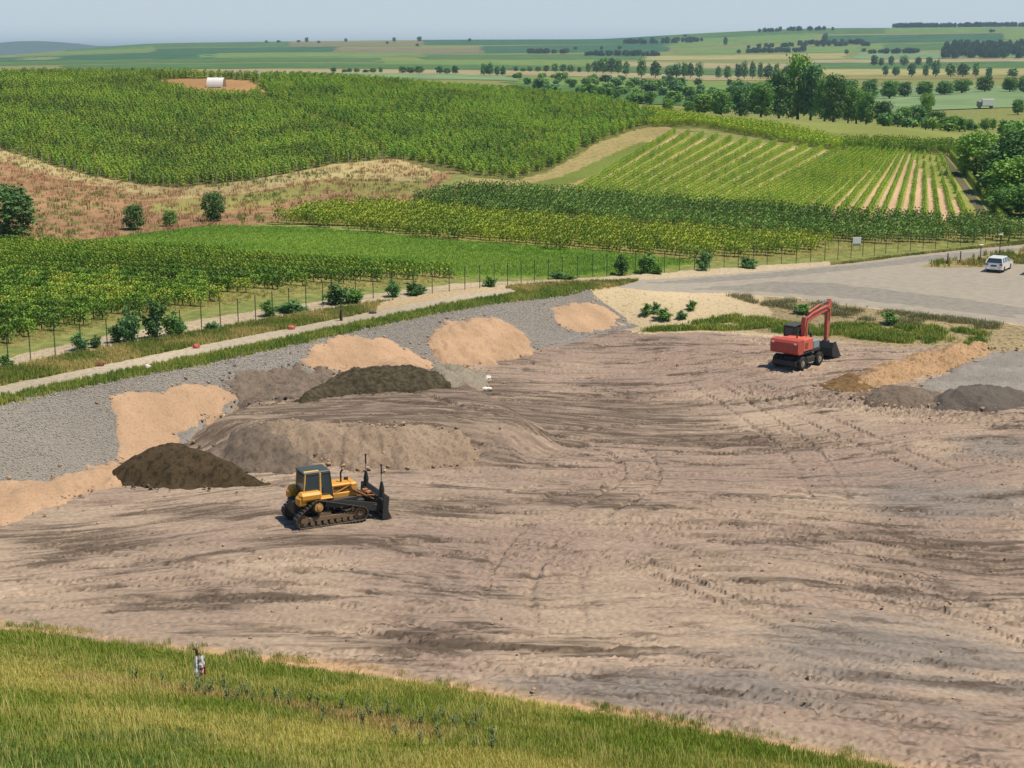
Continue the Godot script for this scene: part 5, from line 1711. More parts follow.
	# grey green stalky weeds standing in it
	var wm := []
	for k in 3:
		var r := RandomNumberGenerator.new()
		r.seed = 300 + k
		var st := MB.new()
		var fo := MB.new()
		for s in 5:
			var a := r.randf() * TAU
			var top := Vector3(cos(a) * 0.16, r.randf_range(0.55, 0.95), sin(a) * 0.16)
			st.rod(Vector3(cos(a) * 0.03, -0.05, sin(a) * 0.03), top, 0.014, 0.007, 5, false)
			for l in 16:
				var f := r.randf_range(0.15, 1.0)
				var b := r.randf() * TAU
				var dir := Vector3(cos(b), r.randf_range(-0.1, 0.6), sin(b)).normalized()
				fo.col = Color(r.randf_range(0.78, 1.0), r.randf_range(0.85, 1.0), r.randf_range(0.75, 1.0))
				fo.kite(top * f, dir * r.randf_range(0.1, 0.2), dir.cross(Vector3.UP).normalized() * 0.07)
		wm.append([st.mesh(), fo.mesh()])
	var weed_leaf := tinted("weed_leaf", rgb(116, 128, 88))
	var weed_stem := paint("weed_stem", rgb(96, 92, 58), 0.9)
	for k in 90:
		var f := rng.randf()
		var q := Vector2(lerpf(-11.5, -0.2, f), lerpf(48.6, 44.0, f) + rng.randfn(0.0, 1.5) * (0.35 + f))
		if k % 9 == 8:
			q = Vector2(rng.randf_range(-14.0, -11.0), rng.randf_range(47.5, 50.0))
		var t := thing("tall_weed", spot(q.x, q.y, 0.1), rng.randf() * TAU, "grey green stalky weed standing up from the bank's grass", "weed", "stalky weeds on the grass bank")
		put(wm[k % 3][0], "stem", weed_stem, t)
		put(wm[k % 3][1], "foliage", weed_leaf, t)
		t.scale = Vector3(0.8, 0.9, 0.8) * rng.randf_range(0.3, 0.85)

# ------------------------------------------------------------------ fence
func build_fence() -> void:
	var path := smooth_path(FENCE, 0.25)
	var posts := []
	var run := 0.0
	posts.append(path[0])
	for k in range(1, path.size()):
		run += path[k].distance_to(path[k - 1])
		if run >= 1.9:
			posts.append(path[k])
			run = 0.0
	var green := paint("fence_green", rgb(52, 74, 62), 0.6)
	var root := thing("wire_fence", spot(posts[0].x, posts[0].y), 0.0, "green wire mesh fence with thin posts running along the vineyard path", "fence")
	var pm := MB.new()
	pm.rod(Vector3(0, -0.2, 0), Vector3(0, 2.05, 0), 0.035, 0.035, 8)
	pm.rod(Vector3(0, 2.05, 0), Vector3(0, 2.08, 0), 0.045, 0.03, 8)
	var post_mesh := pm.mesh()
	for i in posts.size():
		var at := spot(posts[i].x, posts[i].y, 0.1)
		var o := put(post_mesh, "post", green, root)
		o.position = at - root.position
		if i == 0:
			continue
		var b := spot(posts[i - 1].x, posts[i - 1].y, 0.1) - root.position
		var a := o.position
		var wb := MB.new()
		for k in 10:
			var up := Vector3(0, 0.1 + k * 0.21, 0)
			wb.rod(a + up, b + up, 0.0028, 0.0028, 3, false)
		for k in 10:
			var p := a.lerp(b, (k + 0.5) / 10.0)
			wb.rod(p + Vector3(0, 0.08, 0), p + Vector3(0, 2.0, 0), 0.0024, 0.0024, 3, false)
		put(wb.mesh(), "wire_panel", green, root)

# ------------------------------------------------------------------ machines
func wheel(parent: Node3D, at: Vector3, r: float, wide: float, rim_mat: Material) -> void:
	var w := Node3D.new()
	w.name = "wheel"
	parent.add_child(w, true)
	w.position = at
	var t := MB.new()
	var n := 22
	var prof := [[-0.5, 0.62], [-0.5, 0.9], [-0.36, 1.0], [0.36, 1.0], [0.5, 0.9], [0.5, 0.62]]
	for k in n:
		var a := TAU * k / n
		var b := TAU * (k + 1) / n
		for j in prof.size() - 1:
			var p: Array = prof[j]
			var q: Array = prof[j + 1]
			t.out_quad([Vector3(cos(a) * r * p[1], sin(a) * r * p[1], wide * p[0]), Vector3(cos(b) * r * p[1], sin(b) * r * p[1], wide * p[0]), Vector3(cos(b) * r * q[1], sin(b) * r * q[1], wide * q[0]), Vector3(cos(a) * r * q[1], sin(a) * r * q[1], wide * q[0])], Vector3.ZERO)
		if r > 0.4 and k % 2 == 0:
			t.box(Vector3(cos(a), sin(a), 0) * r, Vector3(0.05, 0.09, wide * 0.8), 0.01, Basis(Vector3(0, 0, 1), a))
	put(t.mesh(), "tyre", paint("tyre_rubber", rgb(44, 42, 40), 0.85), w)
	var m := MB.new()
	m.rod(Vector3(0, 0, -wide * 0.4), Vector3(0, 0, wide * 0.4), r * 0.62, r * 0.62, 18)
	m.rod(Vector3(0, 0, -wide * 0.46), Vector3(0, 0, wide * 0.46), r * 0.24, r * 0.2, 12)
	put(m.mesh(), "rim", rim_mat, w)

func pane(parent: Node3D, a: Vector3, b: Vector3, c: Vector3, d: Vector3, mat: Material, called := "window") -> void:
	var mb := MB.new()
	var nn := (c - a).cross(d - b).normalized() * 0.012
	mb.quad(a + nn, b + nn, c + nn, d + nn)
	mb.quad(d - nn, c - nn, b - nn, a - nn)
	var r := [a, b, c, d]
	for k in 4:
		mb.quad(r[k] - nn, r[(k + 1) % 4] - nn, r[(k + 1) % 4] + nn, r[k] + nn)
	put(mb.mesh(), called, mat, parent)

func dark_glass() -> StandardMaterial3D:
	return paint("dark_glass", rgb(48, 72, 84), 0.06, 0.35, 0.8)

func build_dozer() -> void:
	var yellow := worn("dozer_yellow", rgb(214, 152, 48), rgb(170, 132, 84), 0.5, 0.5)
	var black := worn("machine_black", rgb(44, 46, 48), rgb(92, 82, 70), 0.35, 0.7)
	var steel := worn("track_steel", rgb(66, 62, 58), rgb(128, 110, 90), 0.6, 0.7)
	var dusty := worn("dusty_steel", rgb(112, 94, 74), rgb(150, 126, 100), 0.6, 0.9)
	var t := thing("bulldozer", spot(SPOT.dozer[0], SPOT.dozer[1], 0.02), deg_to_rad(27.0), "yellow crawler bulldozer with dark cab and two masts on its blade", "bulldozer")
	var c1 := [Vector2(-1.55, 0.40), Vector2(-0.72, 1.04), Vector2(1.55, 0.40)]
	var hull_pts := PackedVector2Array()
	for c in c1:
		for k in 28:
			hull_pts.append(c + Vector2.from_angle(TAU * k / 28.0) * 0.38)
	var hull := Geometry2D.convex_hull(hull_pts)
	for side in [-1.0, 1.0]:
		var z: float = side * 0.97
		var mb := MB.new()
		var run := 0.0
		for k in hull.size() - 1:
			var a := hull[k]
			var b := hull[k + 1]
			var dir := (b - a).normalized()
			var len := a.distance_to(b)
			var s := -run
			while s < len:
				if s >= 0.0:
					var p := a + dir * s
					var ang := dir.angle()
					var out := dir.orthogonal()
					if out.dot(p - Vector2(-0.1, 0.6)) < 0.0:
						out = -out
					mb.box(Vector3(p.x, p.y, z), Vector3(0.17, 0.035, 0.56), 0.006, Basis(Vector3(0, 0, 1), ang))
					var g := p + out * 0.04
					mb.box(Vector3(g.x, g.y, z), Vector3(0.025, 0.06, 0.56), 0.004, Basis(Vector3(0, 0, 1), ang))
					var l := p - out * 0.05
					mb.box(Vector3(l.x, l.y, z), Vector3(0.185, 0.08, 0.16), 0.006, Basis(Vector3(0, 0, 1), ang))
				s += 0.19
			run = fposmod(len + run, 0.19)
			run = fposmod(-(s - len), 0.19)
		put(mb.mesh(), "track_belt", steel, t)
		var fr := MB.new()
		fr.box(Vector3(0.0, 0.40, z), Vector3(2.5, 0.26, 0.26), 0.04)
		fr.box(Vector3(-0.35, 0.62, z), Vector3(0.7, 0.25, 0.22), 0.04)
		put(fr.mesh(), "track_frame", dusty, t)
		for k in 7:
			var rl := MB.new()
			rl.rod(Vector3(-1.05 + k * 0.35, 0.2, z - 0.13), Vector3(-1.05 + k * 0.35, 0.2, z + 0.13), 0.12, 0.12, 12)
			put(rl.mesh(), "roller", dusty, t)
		for q in [[-1.55, 0.40], [1.55, 0.40]]:
			var w := MB.new()
			w.rod(Vector3(q[0], q[1], z - 0.1), Vector3(q[0], q[1], z + 0.1), 0.31, 0.31, 20)
			w.rod(Vector3(q[0], q[1], z - 0.17), Vector3(q[0], q[1], z + 0.17), 0.13, 0.13, 12)
			put(w.mesh(), "idler_wheel", dusty, t)
		var sp := MB.new()
		sp.rod(Vector3(-0.72, 1.04, z - 0.12), Vector3(-0.72, 1.04, z + 0.12), 0.29, 0.29, 20)
		for k in 12:
			var a := TAU * k / 12.0
			sp.box(Vector3(-0.72 + cos(a) * 0.3, 1.04 + sin(a) * 0.3, z), Vector3(0.1, 0.07, 0.08), 0.01, Basis(Vector3(0, 0, 1), a))
		var spr := put(sp.mesh(), "sprocket", steel, t)
		var hub := MB.new()
		hub.rod(Vector3(-0.72, 1.04, z), Vector3(-0.72, 1.04, z + side * 0.27), 0.27, 0.22, 20)
		hub.rod(Vector3(-0.72, 1.04, z + side * 0.27), Vector3(-0.72, 1.04, z + side * 0.33), 0.12, 0.1, 14)
		put(hub.mesh(), "hub", worn("hub_dust", rgb(190, 148, 84), rgb(150, 124, 96), 0.6, 0.8), spr)
		# push arm to the blade
		var arm := MB.new()
		arm.slab(PackedVector2Array([Vector2(-0.35, 1.02), Vector2(-0.3, 1.32), Vector2(0.5, 1.26), Vector2(2.5, 0.82), Vector2(2.6, 0.42), Vector2(2.2, 0.46), Vector2(1.1, 0.88), Vector2(0.3, 0.9)]), z + side * 0.05, z + side * 0.2)
		arm.box(Vector3(2.42, 0.6, z + side * 0.05), Vector3(0.3, 0.4, 0.34), 0.04)
		put(arm.mesh(), "push_arm", black, t)
		# fenders with tanks
		var fe := MB.new()
		fe.box(Vector3(-1.05, 1.6, side * 0.8), Vector3(1.2, 0.46, 0.6), 0.12)
		fe.box(Vector3(-1.5, 1.4, side * 0.76), Vector3(0.55, 0.56, 0.54), 0.12)
		fe.box(Vector3(-0.25, 1.44, side * 0.86), Vector3(0.7, 0.1, 0.5), 0.03)
		put(fe.mesh(), "fender", yellow, t)
		# steps and lift cylinder
		var cy := MB.new()
		cy.rod(Vector3(1.3, 1.6, side * 0.56), Vector3(2.05, 1.15, side * 0.6), 0.075, 0.075, 12)
		cy.rod(Vector3(2.05, 1.15, side * 0.6), Vector3(2.6, 0.85, side * 0.62), 0.04, 0.04, 10)
		put(cy.mesh(), "lift_cylinder", worn("cylinder_paint", rgb(120, 84, 48), rgb(80, 70, 58), 0.5), t)
		# masts on the blade
		var z2: float = side * 1.12
		var mast := MB.new()
		mast.rod(Vector3(2.78, 1.0, z2), Vector3(2.78, 1.5, z2), 0.13, 0.13, 12)
		mast.rod(Vector3(2.78, 1.5, z2), Vector3(2.78, 1.95, z2), 0.15, 0.06, 12)
		var mo := put(mast.mesh(), "mast", black, t)
		var pole := MB.new()
		pole.rod(Vector3(2.78, 1.95, z2), Vector3(2.78, 2.36, z2), 0.04, 0.04, 10)
		put(pole.mesh(), "pole", paint("grey_tube", rgb(176, 172, 164), 0.4, 0.3), mo)
		var tip := MB.new()
		tip.rod(Vector3(2.78, 2.36, z2), Vector3(2.78, 2.82, z2), 0.045, 0.035, 10)
		tip.rod(Vector3(2.78, 2.82, z2), Vector3(2.78, 2.88, z2), 0.07, 0.06, 12)
		put(tip.mesh(), "mast_tip", black, mo)
		# cab side windows
		pane(t, Vector3(-1.28, 1.8, side * 0.66), Vector3(-0.48, 1.8, side * 0.66), Vector3(-0.48, 2.62, side * 0.63), Vector3(-1.22, 2.62, side * 0.63), dark_glass())
		var door := Node3D.new()
		door.name = "cab_door"
		t.add_child(door, true)
		pane(door, Vector3(-0.38, 1.3, side * 0.66), Vector3(0.24, 1.3, side * 0.66), Vector3(0.08, 2.62, side * 0.63), Vector3(-0.38, 2.62, side * 0.63), dark_glass(), "window")
		var ha := MB.new()
		ha.rod(Vector3(-0.3, 1.65, side * 0.70), Vector3(-0.3, 1.95, side * 0.70), 0.02, 0.02, 8)
		put(ha.mesh(), "handle", black, door)
		var lamp := MB.new()
		lamp.box(Vector3(0.16, 2.68, side * 0.5), Vector3(0.1, 0.12, 0.18), 0.02)
		put(lamp.mesh(), "work_lamp", paint("lamp_grey", rgb(150, 152, 150), 0.3), t)
	var ch := MB.new()
	ch.box(Vector3(0.15, 0.95, 0), Vector3(3.0, 0.5, 1.2), 0.06)
	ch.box(Vector3(-1.62, 0.95, 0), Vector3(0.45, 0.7, 1.1), 0.06)
	ch.box(Vector3(1.85, 0.75, 0), Vector3(0.5, 0.35, 0.8), 0.06)
	put(ch.mesh(), "chassis", black, t)
	var hood := MB.new()
	hood.box(Vector3(0.75, 1.84, 0), Vector3(1.15, 0.16, 0.96), 0.05)
	hood.box(Vector3(0.75, 1.3, 0), Vector3(1.15, 0.3, 0.96), 0.03)
	hood.box(Vector3(0.3, 1.56, 0), Vector3(0.1, 0.5, 0.95), 0.02)
	var ho := put(hood.mesh(), "engine_hood", yellow, t)
	var en := MB.new()
	en.box(Vector3(0.75, 1.58, 0), Vector3(0.95, 0.42, 0.84), 0.05)
	put(en.mesh(), "engine", worn("engine_brown", rgb(150, 106, 44), rgb(96, 78, 56), 0.7, 0.8), ho)
	for side in [-1.0, 1.0]:
		var br := MB.new()
		br.box(Vector3(0.75, 1.57, side * 0.455), Vector3(1.02, 0.07, 0.03), 0.01, Basis(Vector3(0, 0, 1), 0.42))
		put(br.mesh(), "brace", yellow, ho)
	var rad := MB.new()
	rad.box(Vector3(1.46, 1.32, 0), Vector3(0.4, 1.2, 1.02), 0.08)
	var ra := put(rad.mesh(), "radiator_housing", yellow, t)
	for k in 8:
		var gl := MB.new()
		gl.box(Vector3(1.67, 0.94 + k * 0.11, 0), Vector3(0.03, 0.05, 0.84), 0.008)
		put(gl.mesh(), "grille_bar", black, ra)
	var ex := MB.new()
	ex.rod(Vector3(0.9, 1.9, 0.1), Vector3(0.9, 2.42, 0.1), 0.05, 0.05, 12)
	ex.rod(Vector3(0.9, 2.4, 0.1), Vector3(0.99, 2.56, 0.1), 0.055, 0.055, 12)
	put(ex.mesh(), "exhaust_pipe", black, t)
	var st := MB.new()
	st.rod(Vector3(1.3, 1.88, -0.2), Vector3(1.3, 2.04, -0.2), 0.13, 0.11, 14)
	put(st.mesh(), "air_filter", black, t)
	# cab
	var cab := MB.new()
	for z in [-0.62, 0.62]:
		cab.rod(Vector3(0.26, 1.2, z), Vector3(0.1, 2.7, z), 0.05, 0.05, 8)
		cab.rod(Vector3(-0.43, 1.2, z), Vector3(-0.43, 2.7, z), 0.045, 0.045, 8)
		cab.box(Vector3(-0.58, 2.66, z), Vector3(1.4, 0.1, 0.08), 0.02)
	cab.box(Vector3(-0.5, 1.3, 0), Vector3(1.5, 0.5, 1.22), 0.04)
	cab.box(Vector3(-1.28, 1.74, 0), Vector3(0.08, 0.12, 1.2), 0.02)
	cab.box(Vector3(-0.6, 1.65, 0), Vector3(0.5, 0.35, 0.5), 0.08)
	cab.box(Vector3(-0.85, 2.0, 0), Vector3(0.14, 0.7, 0.46), 0.05)
	var cb := put(cab.mesh(), "cab", black, t)
	var roof := MB.new()
	roof.box(Vector3(-0.58, 2.75, 0), Vector3(1.5, 0.1, 1.3), 0.05)
	put(roof.mesh(), "roof", worn("roof_dark", rgb(56, 66, 70), rgb(120, 112, 92), 0.4), cb)
	var stripe := MB.new()
	for z in [-0.62, 0.62]:
		stripe.rod(Vector3(-1.3, 1.7, z), Vector3(-1.22, 2.72, z), 0.05, 0.05, 8)
		stripe.rod(Vector3(-0.43, 1.55, z * 1.05), Vector3(-0.43, 2.72, z * 1.05), 0.06, 0.06, 8)
	stripe.box(Vector3(-0.85, 2.81, 0.5), Vector3(0.8, 0.04, 0.16), 0.01)
	put(stripe.mesh(), "rear_pillar", worn("pillar_yellow", rgb(222, 186, 100), rgb(170, 140, 96), 0.4), cb)
	pane(cb, Vector3(-1.32, 1.8, -0.56), Vector3(-1.32, 1.8, 0.56), Vector3(-1.25, 2.62, 0.56), Vector3(-1.25, 2.62, -0.56), dark_glass())
	pane(cb, Vector3(0.27, 1.6, 0.56), Vector3(0.27, 1.6, -0.56), Vector3(0.13, 2.62, -0.56), Vector3(0.13, 2.62, 0.56), dark_glass(), "windscreen")
	# blade
	var bl := MB.new()
	var front := PackedVector2Array()
	for k in 9:
		var s := k / 8.0
		front.append(Vector2(2.62 - 0.24 * sin(PI * s) + 0.1 * s, 0.06 + 1.16 * s))
	for k in 9:
		var s := 1.0 - k / 8.0
		front.append(Vector2(2.55 - 0.24 * sin(PI * s) + 0.1 * s, 0.08 + 1.12 * s))
	for k in front.size():
		front[k].x += 0.28
	bl.slab(front, -1.6, 1.6)
	for z in [-1.1, -0.5, 0.5, 1.1]:
		bl.box(Vector3(2.64, 0.62, z), Vector3(0.14, 0.9, 0.09), 0.02)
	bl.box(Vector3(2.66, 1.05, 0), Vector3(0.12, 0.14, 3.0), 0.03)
	bl.box(Vector3(2.64, 0.25, 0), Vector3(0.14, 0.2, 3.0), 0.03)
	var blo := put(bl.mesh(), "blade", black, t)
	var ce := MB.new()
	ce.box(Vector3(2.94, 0.1, 0), Vector3(0.04, 0.2, 3.22), 0.01, Basis(Vector3(0, 0, 1), 0.35))
	put(ce.mesh(), "cutting_edge", steel, blo)
	for z in [-1.61, 1.61]:
		var ep := MB.new()
		ep.slab(PackedVector2Array([Vector2(2.58, 0.05), Vector2(3.12, 0.02), Vector2(2.92, 0.5), Vector2(3.0, 1.24), Vector2(2.68, 1.24)]), z - 0.03, z + 0.03)
		put(ep.mesh(), "end_plate", black, blo)
	var link := MB.new()
	link.box(Vector3(2.35, 1.2, 0.25), Vector3(0.35, 0.14, 0.2), 0.03, Basis(Vector3(0, 1, 0), 0.5))
	link.box(Vector3(2.4, 1.15, -0.35), Vector3(0.3, 0.14, 0.2), 0.03)
	link.rod(Vector3(1.8, 1.0, 0), Vector3(2.55, 1.1, 0.6), 0.05, 0.05, 10)
	put(link.mesh(), "blade_link", worn("link_rust", rgb(150, 92, 54), rgb(190, 160, 120), 0.6, 0.8), t)

func build_excavator() -> void:
	var red := worn("excavator_red", rgb(176, 72, 62), rgb(186, 116, 102), 0.5, 0.5)  # darker red: half shade of the rear is painted into this colour
	var arm_red := worn("boom_red", rgb(180, 86, 70), rgb(198, 142, 122), 0.7, 0.6)
	var black := worn("machine_black", rgb(44, 46, 48), rgb(92, 82, 70), 0.35, 0.7)
	var chrome := paint("chrome_rod", rgb(196, 194, 190), 0.25, 0.8)
	var rim := worn("rim_grey", rgb(150, 142, 134), rgb(120, 104, 86), 0.6, 0.7)
	var t := thing("excavator", spot(SPOT.excavator[0], SPOT.excavator[1], 0.02), deg_to_rad(49.0), "red wheeled excavator with raised two piece boom and black bucket", "excavator")
	for x in [-1.3, 1.3]:
		for z in [-1.0, 1.0]:
			wheel(t, Vector3(x, 0.48, z), 0.5, 0.5, rim)
		var ax := MB.new()
		ax.rod(Vector3(x, 0.5, -0.9), Vector3(x, 0.5, 0.9), 0.14, 0.14, 12)
		ax.box(Vector3(x, 0.52, 0), Vector3(0.4, 0.36, 0.5), 0.06)
		put(ax.mesh(), "axle", black, t)
	var un := MB.new()
	un.box(Vector3(0, 0.74, 0), Vector3(3.0, 0.36, 0.9), 0.06)
	un.rod(Vector3(0, 0.9, 0), Vector3(0, 1.14, 0), 0.62, 0.62, 24)
	put(un.mesh(), "undercarriage", black, t)
	for z in [-0.95, 0.95]:
		var sb := MB.new()
		sb.box(Vector3(0, 0.62, z), Vector3(1.2, 0.42, 0.4), 0.05)
		put(sb.mesh(), "tool_box", black, t)
		var stp := MB.new()
		stp.box(Vector3(0, 0.36, z * 1.08), Vector3(0.9, 0.05, 0.3), 0.01)
		put(stp.mesh(), "step", paint("step_grey", rgb(120, 122, 122), 0.6), t)
	for x in [-2.05, 2.05]:
		var bl := MB.new()
		bl.box(Vector3(x, 0.5, 0), Vector3(0.16, 0.4, 2.1), 0.04)
		bl.box(Vector3(x * 0.9, 0.66, 0.4), Vector3(0.5, 0.12, 0.12), 0.02)
		bl.box(Vector3(x * 0.9, 0.66, -0.4), Vector3(0.5, 0.12, 0.12), 0.02)
		put(bl.mesh(), "support_blade", black, t)
	# upper carriage
	var up := MB.new()
	up.box(Vector3(-0.1, 1.26, 0), Vector3(3.0, 0.22, 2.3), 0.04)
	put(up.mesh(), "deck", black, t)
	var cw := MB.new()
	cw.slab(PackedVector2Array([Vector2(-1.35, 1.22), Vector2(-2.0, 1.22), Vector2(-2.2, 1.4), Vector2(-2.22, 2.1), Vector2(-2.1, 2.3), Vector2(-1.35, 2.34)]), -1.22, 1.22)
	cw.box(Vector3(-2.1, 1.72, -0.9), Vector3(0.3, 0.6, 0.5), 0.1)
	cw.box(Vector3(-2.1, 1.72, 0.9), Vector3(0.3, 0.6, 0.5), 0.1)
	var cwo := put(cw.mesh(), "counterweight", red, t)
	for z in [-0.98, 0.98]:
		var li := MB.new()
		li.box(Vector3(-2.25, 2.06, z), Vector3(0.06, 0.14, 0.22), 0.02)
		put(li.mesh(), "rear_lamp", paint("lamp_pale", rgb(226, 196, 186), 0.3), cwo)
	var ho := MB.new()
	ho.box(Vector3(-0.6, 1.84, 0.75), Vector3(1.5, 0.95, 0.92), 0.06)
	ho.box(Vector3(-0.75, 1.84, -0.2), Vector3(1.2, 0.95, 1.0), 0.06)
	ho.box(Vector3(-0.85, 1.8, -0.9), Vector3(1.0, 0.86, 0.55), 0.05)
	var hoo := put(ho.mesh(), "engine_hood", worn("hood_red", rgb(206, 98, 78), rgb(208, 144, 122), 0.5, 0.5), t)  # lighter, more orange red: sunlight on this side is painted in
	for k in 5:
		var sl := MB.new()
		sl.box(Vector3(-0.9, 1.6 + k * 0.1, 1.215), Vector3(0.5, 0.04, 0.02), 0.006)
		put(sl.mesh(), "vent_slat", black, hoo)
	var exh := MB.new()
	exh.rod(Vector3(-1.0, 2.25, 0.4), Vector3(-1.0, 2.6, 0.4), 0.06, 0.06, 12)
	put(exh.mesh(), "exhaust_pipe", black, t)
	var bx := MB.new()
	bx.box(Vector3(0.75, 1.7, 0.86), Vector3(1.0, 0.7, 0.6), 0.08)
	put(bx.mesh(), "fuel_tank", worn("tank_grey", rgb(128, 146, 154), rgb(150, 140, 128), 0.4, 0.5), t)
	# cab
	var cab := MB.new()
	for q in [[-0.2, -1.2], [-0.2, -0.32], [1.45, -1.2], [1.45, -0.32]]:
		cab.rod(Vector3(q[0], 1.36, q[1]), Vector3(q[0] - (0.18 if q[0] > 1.0 else 0.0), 3.0, q[1]), 0.055, 0.055, 8)
	cab.box(Vector3(0.6, 1.5, -0.76), Vector3(1.7, 0.35, 0.92), 0.05)
	cab.box(Vector3(0.3, 1.85, -0.76), Vector3(0.5, 0.3, 0.5), 0.06)
	cab.box(Vector3(0.08, 2.3, -0.76), Vector3(0.14, 0.75, 0.5), 0.05)
	cab.box(Vector3(-0.2, 1.95, -0.76), Vector3(0.06, 0.7, 0.9), 0.02)
	var cb := put(cab.mesh(), "cab", black, t)
	var rf := MB.new()
	rf.box(Vector3(0.54, 3.03, -0.76), Vector3(1.62, 0.12, 1.0), 0.05)
	put(rf.mesh(), "roof", worn("cab_roof", rgb(58, 62, 64), rgb(130, 122, 112), 0.4), cb)
	pane(cb, Vector3(-0.22, 2.32, -1.14), Vector3(-0.22, 2.32, -0.38), Vector3(-0.22, 2.92, -0.38), Vector3(-0.22, 2.92, -1.14), dark_glass())
	pane(cb, Vector3(-0.12, 1.7, -0.30), Vector3(1.36, 1.7, -0.30), Vector3(1.22, 2.92, -0.30), Vector3(-0.12, 2.92, -0.30), dark_glass())
	pane(cb, Vector3(1.36, 1.7, -1.22), Vector3(-0.12, 1.7, -1.22), Vector3(-0.12, 2.92, -1.22), Vector3(1.22, 2.92, -1.22), dark_glass())
	pane(cb, Vector3(1.47, 1.7, -0.38), Vector3(1.47, 1.7, -1.14), Vector3(1.3, 2.92, -1.14), Vector3(1.3, 2.92, -0.38), dark_glass(), "windscreen")
	# boom in two pieces, stick and bucket
	var b1 := MB.new()
	b1.slab(PackedVector2Array([Vector2(0.2, 1.5), Vector2(0.66, 1.5), Vector2(0.68, 2.6), Vector2(0.66, 3.35), Vector2(0.76, 3.5), Vector2(0.7, 3.74), Vector2(0.3, 3.76), Vector2(0.24, 3.35), Vector2(0.28, 2.6)]), 0.0, 0.36)
	b1.box(Vector3(0.35, 1.45, 0.18), Vector3(0.6, 0.4, 0.6), 0.05)
	put(b1.mesh(), "lower_boom", arm_red, t)
	var b2 := MB.new()
	b2.slab(PackedVector2Array([Vector2(0.35, 3.34), Vector2(0.36, 3.64), Vector2(0.9, 3.72), Vector2(1.5, 3.98), Vector2(2.6, 4.12), Vector2(4.05, 4.3), Vector2(4.3, 4.14), Vector2(4.17, 3.94), Vector2(2.7, 3.72), Vector2(1.6, 3.52), Vector2(0.9, 3.3)]), 0.0, 0.37)
	put(b2.mesh(), "upper_boom", arm_red, t)
	var stk := MB.new()
	stk.slab(PackedVector2Array([Vector2(3.90, 4.3), Vector2(4.07, 4.72), Vector2(4.33, 4.72), Vector2(4.39, 4.1), Vector2(4.27, 2.6), Vector2(4.11, 1.26), Vector2(3.87, 1.24), Vector2(3.81, 2.6), Vector2(3.87, 3.8)]), 0.05, 0.31)
	put(stk.mesh(), "stick", arm_red, t)
	for q in [[Vector3(1.1, 1.6, 0.5), Vector3(0.95, 2.5, 0.48), Vector3(0.85, 3.2, 0.46)], [Vector3(1.1, 1.6, -0.12), Vector3(0.95, 2.5, -0.12), Vector3(0.85, 3.2, -0.12)], [Vector3(1.0, 4.05, 0.18), Vector3(2.7, 4.45, 0.18), Vector3(4.1, 4.6, 0.18)], [Vector3(4.36, 4.0, 0.18), Vector3(4.36, 2.8, 0.18), Vector3(4.34, 1.7, 0.18)]]:
		var cy := MB.new()
		cy.rod(q[0], q[1], 0.085, 0.085, 12)
		var c := put(cy.mesh(), "cylinder", black if q[0].y < 2.0 else arm_red, t)
		var rd := MB.new()
		rd.rod(q[1], q[2], 0.045, 0.045, 10)
		put(rd.mesh(), "rod", chrome, c)
	for z in [-0.02, 0.38]:
		var hs := MB.new()
		hs.pipe([Vector3(0.5, 2.0, z), Vector3(0.35, 2.9, z), Vector3(0.5, 3.6, z), Vector3(1.2, 3.78, z), Vector3(2.6, 4.02, z), Vector3(3.6, 4.12, z), Vector3(4.0, 3.9, z), Vector3(4.0, 3.0, z)], 0.03, 6)
		put(hs.mesh(), "hose", paint("hose_black", rgb(34, 34, 36), 0.7), t)
	var bk := MB.new()
	var prof := PackedVector2Array()
	var outer := [Vector2(3.65, 1.35), Vector2(3.45, 0.9), Vector2(3.47, 0.45), Vector2(3.75, 0.1), Vector2(4.35, 0.03), Vector2(5.0, 0.07)]
	for p in outer:
		prof.append(p)
	for k in range(outer.size() - 1, -1, -1):
		prof.append(outer[k].lerp(Vector2(4.30, 0.85), 0.09))
	bk.slab(prof, -0.6, 1.04)
	for z in [-0.6, 1.0]:
		bk.slab(PackedVector2Array([Vector2(3.65, 1.35), Vector2(3.45, 0.9), Vector2(3.47, 0.45), Vector2(3.75, 0.1), Vector2(4.35, 0.03), Vector2(5.0, 0.07), Vector2(4.35, 0.95), Vector2(4.05, 1.4)]), z, z + 0.04)
	bk.box(Vector3(3.95, 1.3, 0.18), Vector3(0.5, 0.24, 0.5), 0.05)
	var bo := put(bk.mesh(), "bucket", worn("bucket_black", rgb(40, 44, 46), rgb(84, 78, 70), 0.4, 0.6), t)
	for k in 5:
		var th := MB.new()
		th.box(Vector3(5.05, 0.08, -0.5 + k * 0.37), Vector3(0.2, 0.06, 0.09), 0.02)
		put(th.mesh(), "tooth", black, bo)

